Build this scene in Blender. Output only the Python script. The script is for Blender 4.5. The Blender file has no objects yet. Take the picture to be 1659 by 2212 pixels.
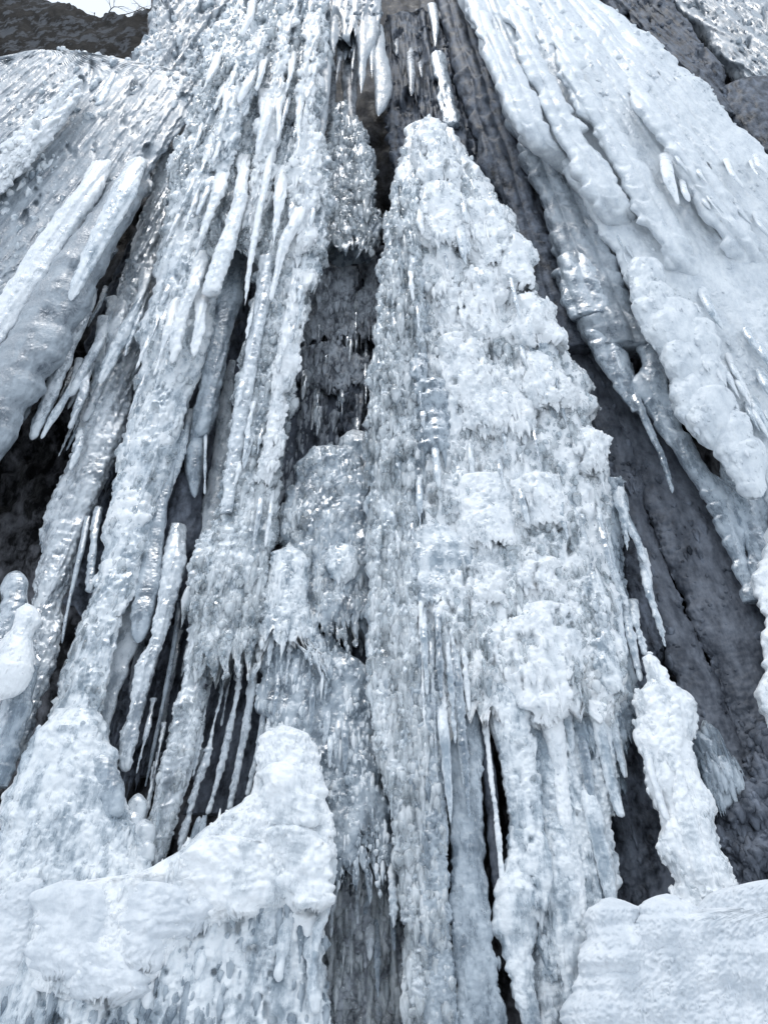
import bpy, math, numpy as np
from mathutils import Vector
R = math.radians
SC = bpy.context.scene

# ------------------------------------------------------------------ camera, sky, sun, exposure
PX0, PY0, FOC, PITCH = 829.5, 1106.0, 1640.0, R(45.7)
cam = bpy.data.cameras.new("camera")
camo = bpy.data.objects.new("camera", cam)
SC.collection.objects.link(camo)
camo.location = (0, 0, 0)
camo.rotation_euler = (R(90) + PITCH, 0, 0)
cam.sensor_fit = 'VERTICAL'
cam.sensor_height = 24.0
cam.lens = 24.0 * FOC / 2212.0
cam.clip_start, cam.clip_end = 0.05, 6000
SC.camera = camo

w = bpy.data.worlds.new("World"); SC.world = w; w.use_nodes = True
nt = w.node_tree
bg = nt.nodes["Background"]
sky = nt.nodes.new("ShaderNodeTexSky"); sky.sky_type = 'NISHITA'; sky.sun_disc = False
SUN_EL, SUN_ROT = R(66), R(200)
sky.sun_elevation, sky.sun_rotation = SUN_EL, SUN_ROT
sky.air_density, sky.dust_density, sky.ozone_density = 1.0, 4.0, 0.6
cl = nt.nodes.new("ShaderNodeMix"); cl.data_type = 'RGBA'; cl.inputs[0].default_value = .8     # the sky is overcast: mostly even cloud
cl.inputs[7].default_value = (14.3, 16.0, 18.0, 1)
nt.links.new(sky.outputs[0], cl.inputs[6]); nt.links.new(cl.outputs[2], bg.inputs[0]); bg.inputs[1].default_value = 0.11
sl = bpy.data.lights.new("sun", 'SUN'); sl.energy = 1.3; sl.angle = R(22); sl.color = (1.0, 0.985, 0.97)
so = bpy.data.objects.new("sun", sl); SC.collection.objects.link(so)
# sky sun_rotation turns clockwise from +Y seen from above
sd = Vector((math.sin(SUN_ROT) * math.cos(SUN_EL), math.cos(SUN_ROT) * math.cos(SUN_EL), math.sin(SUN_EL)))
so.rotation_euler = (-sd).to_track_quat('-Z', 'Y').to_euler()
SC.view_settings.view_transform = 'Standard'
SC.view_settings.look = 'None'
SC.view_settings.exposure = -0.5
SC.view_settings.gamma = 1.0
SC.cycles.max_bounces = 6
SC.cycles.diffuse_bounces = 4
SC.cycles.transmission_bounces = 6
SC.cycles.blur_glossy = 1.0
SC.cycles.sample_clamp_indirect = 6.0

RES = 2.9          # size of a mesh face in photo units

# ------------------------------------------------------------------ noise
def _h(ix, iy, iz, seed):
    h = (ix.astype(np.uint32) * np.uint32(374761393)) ^ (iy.astype(np.uint32) * np.uint32(668265263)) ^ (iz.astype(np.uint32) * np.uint32(2147483647 & 0x7feb352d)) ^ np.uint32((seed * 2654435761) & 0xffffffff)
    h = (h ^ (h >> np.uint32(15))) * np.uint32(2246822519)
    h = (h ^ (h >> np.uint32(13))) * np.uint32(3266489917)
    return h ^ (h >> np.uint32(16))
def _f(h): return (h & np.uint32(0xffff)).astype(np.float32) / 65535.0
def vnoise(p, seed=0):
    """smooth value noise, -1..1"""
    i = np.floor(p).astype(np.int64); f = (p - i).astype(np.float32)
    u = f * f * f * (f * (f * 6 - 15) + 10)
    r = 0
    for dx in (0, 1):
        wx = u[:, 0] if dx else 1 - u[:, 0]
        for dy in (0, 1):
            wy = u[:, 1] if dy else 1 - u[:, 1]
            for dz in (0, 1):
                wz = u[:, 2] if dz else 1 - u[:, 2]
                r = r + wx * wy * wz * _f(_h(i[:, 0] + dx, i[:, 1] + dy, i[:, 2] + dz, seed))
    return r * 2 - 1
def fbm(p, seed=0, oct=3):
    r = 0; a = 1.0
    for o in range(oct):
        r = r + a * vnoise(p * (2.03 ** o), seed + o * 17); a *= 0.5
    return r
def worley(p, seed=0):
    """distance to nearest feature point, about 0..1"""
    i = np.floor(p).astype(np.int64); f = (p - i).astype(np.float32)
    best = np.full(len(p), 9.0, np.float32)
    for dx in (-1, 0, 1):
        for dy in (-1, 0, 1):
            for dz in (-1, 0, 1):
                h = _h(i[:, 0] + dx, i[:, 1] + dy, i[:, 2] + dz, seed)
                ox = (h & np.uint32(0x3ff)).astype(np.float32) / 1023.0
                oy = ((h >> np.uint32(10)) & np.uint32(0x3ff)).astype(np.float32) / 1023.0
                oz = ((h >> np.uint32(20)) & np.uint32(0x3ff)).astype(np.float32) / 1023.0
                d = (dx + ox - f[:, 0]) ** 2 + (dy + oy - f[:, 1]) ** 2 + (dz + oz - f[:, 2]) ** 2
                best = np.minimum(best, d)
    return np.sqrt(best)
def bil(p, seed=0):
    """billowing bumps, about -1..1"""
    return 1.0 - 1.9 * worley(p, seed)

# ------------------------------------------------------------------ the ice face: from a point traced on the photo to a place on the wall
cP, sP = math.cos(PITCH), math.sin(PITCH)
def face_d(py):
    """how far out from the camera the ice face stands at that height: it leans over towards the top"""
    t = np.clip((1250 - np.asarray(py, float)) / 1250.0, -0.2, 1.15)
    return 4.2 - 1.25 * np.clip(t, 0, 2) ** 1.5
def ray(px, py):
    px = np.asarray(px, float); py = np.asarray(py, float)
    cx = (px - PX0) / FOC; cy = (PY0 - py) / FOC
    return np.stack([cx, cP - cy * sP, sP + cy * cP], -1)
def kscale(py):
    return face_d(py) / np.maximum(ray(np.full_like(np.asarray(py, float), PX0), py)[..., 1], .12) / FOC
def place(px, py, off):
    r = ray(px, py)
    ry = np.maximum(r[..., 1], .12)
    d = face_d(py) - off * kscale(py)
    return r * (d / ry)[..., None]

# ------------------------------------------------------------------ materials
def N(nt, t, **kw):
    n = nt.nodes.new(t)
    for k, v in kw.items():
        if k in n.inputs: n.inputs[k].default_value = v
        else: setattr(n, k, v)
    return n
def ice_mat(name, dark, light, rough=(.18, .5), sss=.25, bump=.5, spec=.5, trans=0., scale=1., lo=.38, hi=.62, grain=1.0, coat=.3):
    m = bpy.data.materials.new(name); m.use_nodes = True
    t = m.node_tree; L = t.links.new
    b = t.nodes["Principled BSDF"]
    co = t.nodes.new("ShaderNodeTexCoord")
    mp = N(t, "ShaderNodeMapping"); mp.inputs['Scale'].default_value = (1, 1, .38)
    L(co.outputs['Object'], mp.inputs[0])
    n1 = N(t, "ShaderNodeTexNoise", Scale=9.0 * scale, Detail=6.0, Roughness=.65)
    L(mp.outputs[0], n1.inputs['Vector'])
    cr = t.nodes.new("ShaderNodeValToRGB")
    cr.color_ramp.elements[0].position = lo; cr.color_ramp.elements[0].color = (*dark, 1)
    cr.color_ramp.elements[1].position = hi; cr.color_ramp.elements[1].color = (*light, 1)
    L(n1.outputs[0], cr.inputs[0]); L(cr.outputs[0], b.inputs['Base Color'])
    mr = N(t, "ShaderNodeMapRange"); mr.inputs['To Min'].default_value = rough[0]; mr.inputs['To Max'].default_value = rough[1]
    mr.inputs['From Min'].default_value = .35; mr.inputs['From Max'].default_value = .65
    L(n1.outputs[0], mr.inputs[0]); L(mr.outputs[0], b.inputs['Roughness'])
    b.inputs['IOR'].default_value = 1.31
    b.inputs['Specular IOR Level'].default_value = spec
    b.inputs['Subsurface Weight'].default_value = sss
    b.inputs['Subsurface Radius'].default_value = (.6, .8, 1.0)
    b.inputs['Subsurface Scale'].default_value = .03
    b.inputs['Coat Weight'].default_value = coat; b.inputs['Coat Roughness'].default_value = .08; b.inputs['Coat IOR'].default_value = 1.31
    if trans > 0:      # clear patches let the light through, bubbly ones do not
        tr = N(t, "ShaderNodeMapRange"); tr.inputs['From Min'].default_value = lo - .01; tr.inputs['From Max'].default_value = lo + (hi - lo) * .75
        tr.inputs['To Min'].default_value = trans; tr.inputs['To Max'].default_value = trans * trans * .5
        L(n1.outputs[0], tr.inputs[0]); L(tr.outputs[0], b.inputs['Transmission Weight'])
    v = N(t, "ShaderNodeTexVoronoi", Scale=38.0 * scale); v.feature = 'SMOOTH_F1'
    L(co.outputs['Object'], v.inputs['Vector'])
    n2 = N(t, "ShaderNodeTexNoise", Scale=95.0 * scale, Detail=3.0, Roughness=.7)
    L(co.outputs['Object'], n2.inputs['Vector'])
    ad = N(t, "ShaderNodeMath"); ad.operation = 'MULTIPLY_ADD'; ad.inputs[1].default_value = -.8
    L(v.outputs['Distance'], ad.inputs[0])
    mu = N(t, "ShaderNodeMath"); mu.operation = 'MULTIPLY'; mu.inputs[1].default_value = .45 * grain
    L(n2.outputs[0], mu.inputs[0]); L(mu.outputs[0], ad.inputs[2])
    bp = N(t, "ShaderNodeBump", Strength=bump, Distance=.012)
    L(ad.outputs[0], bp.inputs['Height']); L(bp.outputs[0], b.inputs['Normal'])
    return m
M = {}
M['frost'] = ice_mat('frosted_ice', (.46, .54, .61), (.86, .89, .91), rough=(.14, .5), sss=0, bump=.6, lo=.39, hi=.56, coat=.12, trans=.42)
M['white'] = ice_mat('bubbly_white_ice', (.72, .77, .81), (.92, .935, .945), rough=(.2, .6), sss=0, bump=.65, lo=.36, hi=.52, coat=.1, trans=.25)
M['blue'] = ice_mat('blue_grey_ice', (.32, .385, .45), (.56, .62, .67), rough=(.14, .45), sss=0, bump=.55, lo=.40, hi=.61, coat=.12, trans=.6)
M['clear'] = ice_mat('clear_ice', (.50, .56, .62), (.80, .84, .87), rough=(.18, .4), sss=0, bump=.4, spec=.4, lo=.38, hi=.60, trans=.65, coat=.05)
M['apron'] = ice_mat('milky_apron_ice', (.56, .61, .66), (.80, .83, .85), rough=(.25, .6), sss=0, bump=.6, lo=.30, hi=.60, coat=.1, trans=.1)
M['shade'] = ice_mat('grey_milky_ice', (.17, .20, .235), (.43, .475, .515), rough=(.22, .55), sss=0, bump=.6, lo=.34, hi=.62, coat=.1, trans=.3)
M['glass'] = ice_mat('glassy_ice_beads', (.80, .86, .90), (.92, .95, .97), rough=(.03, .08), sss=0, bump=.1, spec=.5, lo=.42, hi=.66, trans=.85, coat=0)
M['grey'] = ice_mat('glassy_grey_ice', (.11, .12, .14), (.52, .555, .60), rough=(.12, .4), sss=0, bump=.6, lo=.36, hi=.62, coat=.15)
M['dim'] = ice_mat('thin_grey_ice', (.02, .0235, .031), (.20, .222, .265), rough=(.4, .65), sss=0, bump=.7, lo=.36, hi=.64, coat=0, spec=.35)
M['dark'] = ice_mat('shade_toned_slab_ice', (.065, .073, .09), (.18, .196, .228), rough=(.4, .65), sss=0, bump=.5, coat=0, spec=.3)  # grey slab ice, with the shade of its recess put into the base colour
M['snow'] = ice_mat('packed_snow', (.64, .68, .72), (.80, .825, .85), rough=(.6, .9), sss=0, bump=.4, spec=.25, grain=1.8, coat=0)
M['rock'] = ice_mat('dark_wet_rock', (.008, .008, .009), (.19, .19, .205), rough=(.45, .8), sss=0, bump=1.0, lo=.44, hi=.62, scale=.6, coat=0, spec=.3)
M['bluff'] = ice_mat('frosty_dark_rock', (.0006, .0006, .0008), (.07, .076, .086), rough=(.8, .95), sss=0, bump=1.0, lo=.50, hi=.57, scale=.25, coat=0, spec=.2)
M['twig'] = ice_mat('bark', (.02, .018, .016), (.06, .055, .05), rough=(.6, .9), sss=0)

# ------------------------------------------------------------------ meshes
COL = SC.collection
def mk(name, V, F, mat, parent=None, base=None, T=None):
    """link ONE mesh object; F are quads, T triangles"""
    V = np.asarray(V, np.float64)
    if base is None: base = V[np.argmin(V[:, 2])] if parent is None else np.array(parent.location)
    me = bpy.data.meshes.new(name)
    F = np.asarray(F, np.int32).reshape(-1, 4)
    Tn = np.asarray(T if T is not None else [], np.int32).reshape(-1, 3)
    me.vertices.add(len(V)); me.vertices.foreach_set('co', (V - base).astype(np.float32).ravel())
    nl = len(F) * 4 + len(Tn) * 3
    me.loops.add(nl); me.loops.foreach_set('vertex_index', np.concatenate([F.ravel(), Tn.ravel()]).astype(np.int32))
    me.polygons.add(len(F) + len(Tn))
    st = np.concatenate([np.arange(len(F)) * 4, len(F) * 4 + np.arange(len(Tn)) * 3]).astype(np.int32)
    me.polygons.foreach_set('loop_start', st)
    me.update(calc_edges=True); me.validate()
    me.polygons.foreach_set('use_smooth', np.ones(len(me.polygons), bool))
    me.materials.append(M[mat])
    o = bpy.data.objects.new(name, me); COL.objects.link(o)
    if parent is None: o.location = base
    else: o.parent = parent
    return o
def tag(o, label, cat=None, group=None, kind=None):
    o['label'] = label
    if cat: o['category'] = cat
    if group: o['group'] = group
    o['kind'] = kind or 'thing'
    return o

# surface relief of each kind of ice, in photo units: q = place, s = place across the fall line
def shingle(q, s, py, seed, lam, wid):
    """overlapping little drips: each swells downwards and ends in a lip"""
    wq = q / np.array([wid * 2.2, lam * 2.2, wid * 2.2])
    sw = s + wid * .9 * vnoise(wq, seed + 31); yw = py + lam * .7 * vnoise(wq, seed + 32)
    c = np.floor(sw / wid); fx = (sw / wid - c) * 2 - 1
    ci = c.astype(np.int64)
    rnd = _f(_h(ci, ci * 0 + 3, ci * 0, seed))
    ph = yw / lam + rnd * 7 + .3 * fx * fx
    pi_ = np.floor(ph); fr = ph - pi_
    hgt = _f(_h(ci, pi_.astype(np.int64), ci * 0 + 5, seed + 2))
    saw = np.where(fr < .8, (fr / .8) ** 1.3, np.cos((fr - .8) / .2 * math.pi / 2))
    return (1 - np.abs(fx) ** 2) * saw * (.25 + .9 * hgt)
def crusty(q, seed):
    """where the ice is crusty (1) and where it is worn smooth (0)"""
    return np.clip(.55 + .9 * fbm(q / (95, 130, 95), seed + 51, 2), .08, 1.15)
def st_frost(q, s, py, seed, a=1.0, pits=1.0):
    k = crusty(q, seed)
    fl = np.stack([s / 30, py / 300, q[:, 2] / 60], -1)
    f2 = np.stack([s / 13, py / 210, q[:, 2] / 40], -1)
    rid = 1 - 2 * np.abs(vnoise(f2, seed + 13))
    big = 9 * vnoise(q / (70, 130, 70), seed + 7) + 8 * vnoise(fl, seed) + 4.5 * rid
    pit = np.clip((vnoise(q / (26, 48, 26), seed + 91) + .5 * vnoise(q / (11, 18, 11), seed + 92) - .62) / .3, 0, 1)
    return a * (big - pits * 22 * pit + 6 * shingle(q, s, py, seed, 46, 20) + k * (5. * shingle(q, s, py, seed + 3, 17, 11) + 3.6 * bil(q / (12, 14, 12), seed + 2) + 2.2 * bil(q / 6.5, seed + 3)))
def st_bead(q, s, py, seed, a=1.0):
    k = crusty(q, seed)
    fl = np.stack([s / 15, py / 320, q[:, 2] / 40], -1)
    return a * (5.5 * vnoise(fl, seed) + 4 * vnoise(q / 45, seed + 3) + 5 * shingle(q, s, py, seed, 22, 13) + k * (3.2 * bil(q / (9, 13, 9), seed + 1) + 2.2 * bil(q / (5.5, 7, 5.5), seed + 2)))
def st_rib(q, s, py, seed, a=1.0):
    ph = py / 12.5 + 2.2 * vnoise(np.stack([s / 40, py / 45, q[:, 2] / 50], -1), seed) + .8 * vnoise(q / 14, seed + 8)
    rg = np.abs(np.sin(ph * math.pi)) ** .7
    am = np.clip(.35 + .9 * vnoise(q / (30, 45, 30), seed + 5), 0, 1.2)
    fl = 1 - 2 * np.abs(vnoise(np.stack([s / 11, py / 260, q[:, 2] / 40], -1), seed + 4))
    return a * (2.2 * rg * am + 2.6 * fl + 4 * vnoise(np.stack([s / 20, py / 180, q[:, 2] / 50], -1), seed + 1) + 2.6 * bil(q / (11, 13, 11), seed + 2) + 1.2 * bil(q / 6, seed + 3))
def st_scal(q, s, py, seed, a=1.0, lam=52., wid=62.):
    sw = s + 14 * vnoise(np.stack([py / 90, s / 90, q[:, 2] / 200], -1), seed + 9)
    c = np.floor(sw / wid); fx = (sw / wid - c) * 2 - 1
    rnd = _f(_h(c.astype(np.int64), c.astype(np.int64) * 0 + 3, c.astype(np.int64) * 0, seed))
    dome = 1 - np.abs(fx) ** 2.4
    ph = py / lam + rnd * 3 - .35 * (1 - fx * fx) + 1.3 * vnoise(np.stack([c * 3.7, py / 95, c * 0], -1), seed + 4)
    fr = ph - np.floor(ph)
    saw = np.where(fr < .2, np.sin(fr / .2 * math.pi / 2), (1 - (fr - .2) / .8) ** .75)
    big = .2 + .8 * _f(_h(np.floor(ph).astype(np.int64), c.astype(np.int64), c.astype(np.int64) * 0, seed + 8))
    return a * (13 * dome * saw * big + 4 * dome + 4 * vnoise(q / 60, seed + 1) + 1.6 * vnoise(q / 14, seed + 2) + .8 * vnoise(q / 5, seed + 3))
def st_smooth(q, s, py, seed, a=1.0):
    return a * (4 * vnoise(np.stack([s / 45, py / 300, q[:, 2] / 80], -1), seed) + 2.2 * vnoise(q / 28, seed + 1) + .9 * vnoise(q / 9, seed + 2) + .5 * vnoise(q / 4, seed + 3))
def st_snow(q, s, py, seed, a=1.0):
    return a * (10 * vnoise(q / 95, seed) + 6 * bil(q / (75, 60, 60), seed + 1) + crusty(q, seed) * (1.6 * bil(q / (17, 15, 17), seed + 2) + 1.6 * bil(q / 8, seed + 6)) + 1.5 * vnoise(q / 7, seed + 3) + 1.3 * vnoise(q / 3.6, seed + 4) + 1. * bil(q / 11, seed + 8))
def st_apron(q, s, py, seed, a=1.0):
    k = crusty(q, seed)
    sc = st_scal(q, s, py, seed, 1., 60., 55.)
    edge = np.clip(.35 + .8 * vnoise(q / (150, 200, 90), seed + 61), 0, 1)
    return a * (2.2 * (1 - 2 * np.abs(vnoise(np.stack([s / 42, py / 300, q[:, 2] / 90], -1), seed + 9))) + 11 * vnoise(np.stack([s / 75, py / 420, q[:, 2] / 90], -1), seed) + 6 * vnoise(q / 60, seed + 1) + .95 * edge * sc + k * (2 * bil(q / (18, 26, 18), seed + 2) + 1.8 * vnoise(q / 7, seed + 3)) + 1. * vnoise(q / 4, seed + 4))
def st_dark(q, s, py, seed, a=1.0):
    k = crusty(q, seed)
    return a * (3.5 * vnoise(np.stack([s / 70, py / 500, q[:, 2] / 80], -1), seed) + 2 * vnoise(q / 55, seed + 1) + k * (3 * bil(q / (22, 17, 22), seed + 2) + 1.4 * bil(q / 9, seed + 4)) + 1.1 * vnoise(q / 6, seed + 3))
def st_lump(q, s, py, seed, a=1.0):
    k = crusty(q, seed)
    return a * (8 * vnoise(q / 60, seed + 7) + 6 * bil(q / (34, 40, 34), seed) + 4 * shingle(q, s, py, seed, 34, 22) + k * (4. * bil(q / (14, 18, 14), seed + 1) + 2 * bil(q / 7, seed + 2)) + 4 * vnoise(np.stack([s / 30, py / 200, q[:, 2] / 60], -1), seed + 3))
def st_puff(q, s, py, seed, a=1.0):
    """soft rounded clumps of frozen spray, crumbly between"""
    k = crusty(q, seed); w_ = q + 9 * np.stack([vnoise(q / 30, seed + 41), vnoise(q / 30, seed + 42), vnoise(q / 30, seed + 43)], -1)
    pit = np.clip((vnoise(q / (24, 50, 24), seed + 91) + .5 * vnoise(q / (11, 20, 11), seed + 92) - .6) / .3, 0, 1)
    return a * (10 * vnoise(q / (75, 120, 75), seed + 7) + 6 * vnoise(np.stack([s / 26, py / 240, q[:, 2] / 60], -1), seed) + 8 * bil(w_ / (40, 50, 40), seed + 1) + 5 * bil(w_ / (19, 26, 19), seed + 2) - 20 * pit
                + k * (3.4 * bil(w_ / (9, 11, 9), seed + 3) + 1.8 * bil(q / 5, seed + 4) + 3.2 * shingle(q, s, py, seed + 3, 20, 10)))
STY = dict(frost=st_frost, bead=st_bead, rib=st_rib, scal=st_scal, smooth=st_smooth, snow=st_snow, dark=st_dark, lump=st_lump, apron=st_apron, puff=st_puff)

_seed = [11]
def lump_rows(rows, off, style, depth=.9, cap=60., sup=2.0, amp=1.0, round_top=0., round_bot=0., vres=None, seed=None, bow=.45, fringe=0., ftop=0., fw=15., edge=None, wave=0., sink=0., sinkb=0.):
    """a body of ice along traced rows (y, left, right): closed tube, round across, with the relief of its style"""
    if seed is None: _seed[0] += 37; seed = _seed[0]
    rows = sorted(rows)
    Y = np.array([r[0] for r in rows], float); A = np.array([r[1] for r in rows], float); B = np.array([r[2] for r in rows], float)
    O = np.array([(r[3] if len(r) > 3 else 0.) for r in rows], float)
    step = vres or RES
    n = max(6, int((Y[-1] - Y[0]) / step) + 1)
    y = np.linspace(Y[0], Y[-1], n)
    def itp(v):
        z = np.interp(y, Y, v)
        k = max(1, int(26 / step)); k = min(k, n // 4)
        if k > 1:
            zz = np.concatenate([2 * z[0] - z[1:k + 1][::-1], z, 2 * z[-1] - z[-k - 1:-1][::-1]])
            ker = np.hanning(2 * k + 1); ker /= ker.sum()
            z = np.convolve(zz, ker, 'valid')
        return z
    a, b, o = itp(A), itp(B), itp(O) + off
    if sink: o = o - sink * (1 - np.clip((y - y[0]) / min(90., .4 * (y[-1] - y[0])), 0, 1)) ** 2
    if sinkb: o = o - sinkb * (1 - np.clip((y[-1] - y) / min(120., .4 * (y[-1] - y[0])), 0, 1)) ** 2
    ej = np.clip((b - a) * .05, 0, 7.) if edge is None else edge
    for v_, sd_ in ((a, 81), (b, 82)):
        yy_ = np.stack([y / 34, y * 0, y * 0 + sd_], -1)
        v_ += ej * (vnoise(yy_, seed + sd_) + .7 * vnoise(yy_ * 2.7, seed + sd_ + 5))
    hw = np.maximum((b - a) / 2, .6); cx = (a + b) / 2
    env = np.ones(n)
    if round_top: tt = np.clip((y - y[0]) / round_top, 0, 1); env *= np.sqrt(np.maximum(1 - (1 - tt) ** 2, .0004))
    if round_bot: tt = np.clip((y[-1] - y) / round_bot, 0, 1); env *= np.sqrt(np.maximum(1 - (1 - tt) ** 2, .0004))
    hw = np.maximum(hw * env, .35)
    dp = np.minimum(hw * depth, cap) * np.sqrt(env)
    wmax = hw.max()
    nf = int(np.clip(math.pi * .5 * (wmax + min(wmax * depth, cap)) / RES, 7, 700))
    nb = max(4, nf // 4)
    th = np.concatenate([np.linspace(0, math.pi, nf, endpoint=False), np.linspace(math.pi, 2 * math.pi, nb, endpoint=False)])
    if sup > 2.:   # even spacing across wide bodies
        xs = np.linspace(1, -1, nf + 1)[:-1]
        th[:nf] = np.arccos(np.sign(xs) * np.abs(xs) ** (sup / 2.))
    ns = len(th)
    ct = np.sign(np.cos(th)) * np.abs(np.cos(th)) ** (2 / sup); sn = np.sin(th); sg = np.sign(sn) * np.abs(sn) ** (2 / sup)
    k = kscale(y)
    C = place(cx, y, o)
    k = k * (C[:, 1] / face_d(y))
    rdir = -C / np.linalg.norm(C, axis=1)[:, None]
    hz = np.stack([rdir[:, 0] * 0, -np.ones(n), np.zeros(n)], -1)
    bd = rdir * (1 - bow) + hz * bow; bd /= np.linalg.norm(bd, axis=1)[:, None]
    ex = np.array([1., 0, 0])
    X = (hw * k)[:, None] * ct[None]                      # across
    D = (dp * k)[:, None] * np.where(sg > 0, sg, sg * .7)[None]
    P = C[:, None, :] + X[..., None] * ex + D[..., None] * bd[:, None, :]
    nx = np.cos(th)[None] / np.maximum(hw, 1)[:, None]; nd = np.sin(th)[None] / np.maximum(dp, 1)[:, None]
    if sup > 2.:
        nx = np.sign(ct)[None] * np.abs(ct)[None] ** (sup - 1) / np.maximum(hw, 1)[:, None]; nd = np.sign(sg)[None] * np.abs(sg)[None] ** (sup - 1) / np.maximum(dp, 1)[:, None]
    ln = np.sqrt(nx * nx + nd * nd) + 1e-9; nx /= ln; nd /= ln
    pyv = np.repeat(y[:, None], ns, 1)
    q = np.stack([cx[:, None] + hw[:, None] * ct[None], pyv, dp[:, None] * sg[None] + o[:, None]], -1).reshape(-1, 3)
    s = (q[:, 0] - PX0) / (q[:, 1] + 494.) * 1600.
    dis = STY[style](q, s, q[:, 1], seed, amp).reshape(n, ns)
    lim = np.minimum(hw, np.maximum(dp, 2))[:, None] * .75
    dis = np.clip(dis, -lim, lim * 1.3)
    Nn = nx[..., None] * ex + nd[..., None] * bd[:, None, :] + np.array([0, 0, -.18])
    P = P + Nn * (dis * k[:, None])[..., None]
    if fringe or ftop or wave:
        sc_ = (cx[:, None] + hw[:, None] * ct[None])[n // 2]
        ii_ = np.arange(n, dtype=float)
        z0 = np.zeros(ns)
        def spikes(sd):
            p = np.stack([sc_ / (fw * 3), z0, sn * 2], -1); t_ = sc_ / fw + 1.2 * vnoise(p, sd)
            tri = 1 - np.abs(2 * (t_ - np.floor(t_)) - 1)
            am = _f(_h(np.floor(t_).astype(np.int64), z0.astype(np.int64), z0.astype(np.int64), sd))
            return np.clip(.55 * tri ** .8 * (.3 + am) + .55 * (.5 + .5 * vnoise(np.stack([sc_ / 60, z0, z0], -1), sd + 1)), 0, 1)
        fb = (1 - spikes(seed + 70)) * fringe / step; ft = (1 - spikes(seed + 71) ** .6) * ftop / step
        if wave:
            pw = np.stack([sc_ / (fw * 4), z0, z0 + .5], -1)
            ft = ft + wave / step * np.clip(.5 + .6 * vnoise(pw, seed + 72) + .35 * vnoise(pw * 2.9, seed + 73), 0, 1.4)
            fb = fb + (0 if fringe else 1) * wave / step * np.clip(.5 + .6 * vnoise(pw, seed + 74) + .35 * vnoise(pw * 2.9, seed + 75), 0, 1.4)
        for c in range(ns):
            tgt = ii_ * (n - 1 - fb[c] - ft[c]) / (n - 1) + ft[c]
            if fringe and n * step > 2.2 * fringe: # keep the upper part where it is
                h0 = max(0., n - 1 - (3.2 if fringe < 100 else 1.7) * fringe / step); tgt = np.where(ii_ > h0, h0 + (ii_ - h0) * (n - 1 - fb[c] - h0) / max(1., n - 1 - h0), ii_)
                if ftop: tgt = np.where(ii_ < h0, ft[c] + ii_ * (h0 - ft[c]) / max(h0, 1.), tgt)
            for d_ in range(3): P[:, c, d_] = np.interp(tgt, ii_, P[:, c, d_])
    V = P.reshape(-1, 3)
    i = np.arange(n - 1)[:, None] * ns; j = np.arange(ns)[None]; j2 = (j + 1) % ns
    F = np.stack([i + j, i + ns + j, i + ns + j2, i + j2], -1).reshape(-1, 4)
    c0, c1 = len(V), len(V) + 1
    V = np.concatenate([V, P[min(n // 2, int(2 * (ftop + wave) / step))].mean(0)[None], P[max(n // 2, int(n - 1 - (1.3 * fringe + 2 * wave) / step))].mean(0)[None]])
    jj = np.arange(ns); jn = (jj + 1) % ns
    T = np.concatenate([np.stack([np.full(ns, c0), jj, jn], -1), np.stack([np.full(ns, c1), (n - 1) * ns + jn, (n - 1) * ns + jj], -1)])
    info = dict(P=P, N=Nn, k=k, nf=nf, hw=hw, y=y)
    return V, F, T, info

def _ico():
    import bmesh
    bm = bmesh.new(); bmesh.ops.create_icosphere(bm, subdivisions=2, radius=1.0)
    v = np.array([x.co[:] for x in bm.verts]); f = np.array([[x.index for x in t.verts] for t in bm.faces]); bm.free()
    return v, f
ICO_V, ICO_F = _ico()
def crust(parent, info, count, size, mat, name, rng, drop=1.3, proud=-.25):
    """many small frozen grains and drips growing out of the front of a body, in clusters"""
    P, Nn, k, nf = info['P'], info['N'], info['k'], info['nf']
    n = P.shape[0]
    m = int(np.clip(count // 14, 6, 200))
    wr = info['hw'] / info['hw'].sum()
    cr = rng.choice(n, m, p=wr); cc = rng.uniform(0, nf, m); sp = rng.uniform(3, 16, m)
    w_ = rng.random(m) ** 2; pick = rng.choice(m, count, p=w_ / w_.sum())
    lone = rng.random(count) < .35
    r = np.where(lone, rng.choice(n, count, p=wr), np.clip(cr[pick] + rng.normal(0, 1, count) * sp[pick] * 1.5, 0, n - 1)).astype(int)
    c = np.where(lone, rng.uniform(0, nf, count), np.clip(cc[pick] + rng.normal(0, 1, count) * sp[pick], 0, nf - 1)).astype(int)
    sz = size * np.clip(np.exp(rng.normal(-.15, .55, count)), .2, 2.0) * k[r]
    pos = P[r, c] + Nn[r, c] * (sz * proud)[:, None]
    ph = rng.uniform(0, 6.28, count)
    V = np.repeat(ICO_V[None], count, 0)
    V = V * (1 + rng.normal(0, .13, (count, len(ICO_V), 1))) * np.exp(rng.normal(0, .25, (count, 1, 3)))
    el = drop * np.exp(np.abs(rng.normal(.0, .6, count)))
    V[..., 2] *= el[:, None]
    low = np.clip(-V[..., 2], 0, 5); tap = 1 / (1 + .45 * low)
    V[..., 0] *= tap; V[..., 1] *= tap
    V[..., 2] -= (.4 * (el - 1))[:, None]
    x = V[..., 0] * np.cos(ph)[:, None] - V[..., 1] * np.sin(ph)[:, None]; yy = V[..., 0] * np.sin(ph)[:, None] + V[..., 1] * np.cos(ph)[:, None]
    V = np.stack([x, yy, V[..., 2]], -1) * sz[:, None, None] + pos[:, None, :]
    T = (ICO_F[None] + (np.arange(count) * len(ICO_V))[:, None, None]).reshape(-1, 3)
    o = mk(name, V.reshape(-1, 3), [], mat, parent, T=T)
    o['kind'] = 'stuff'
    return o

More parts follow.
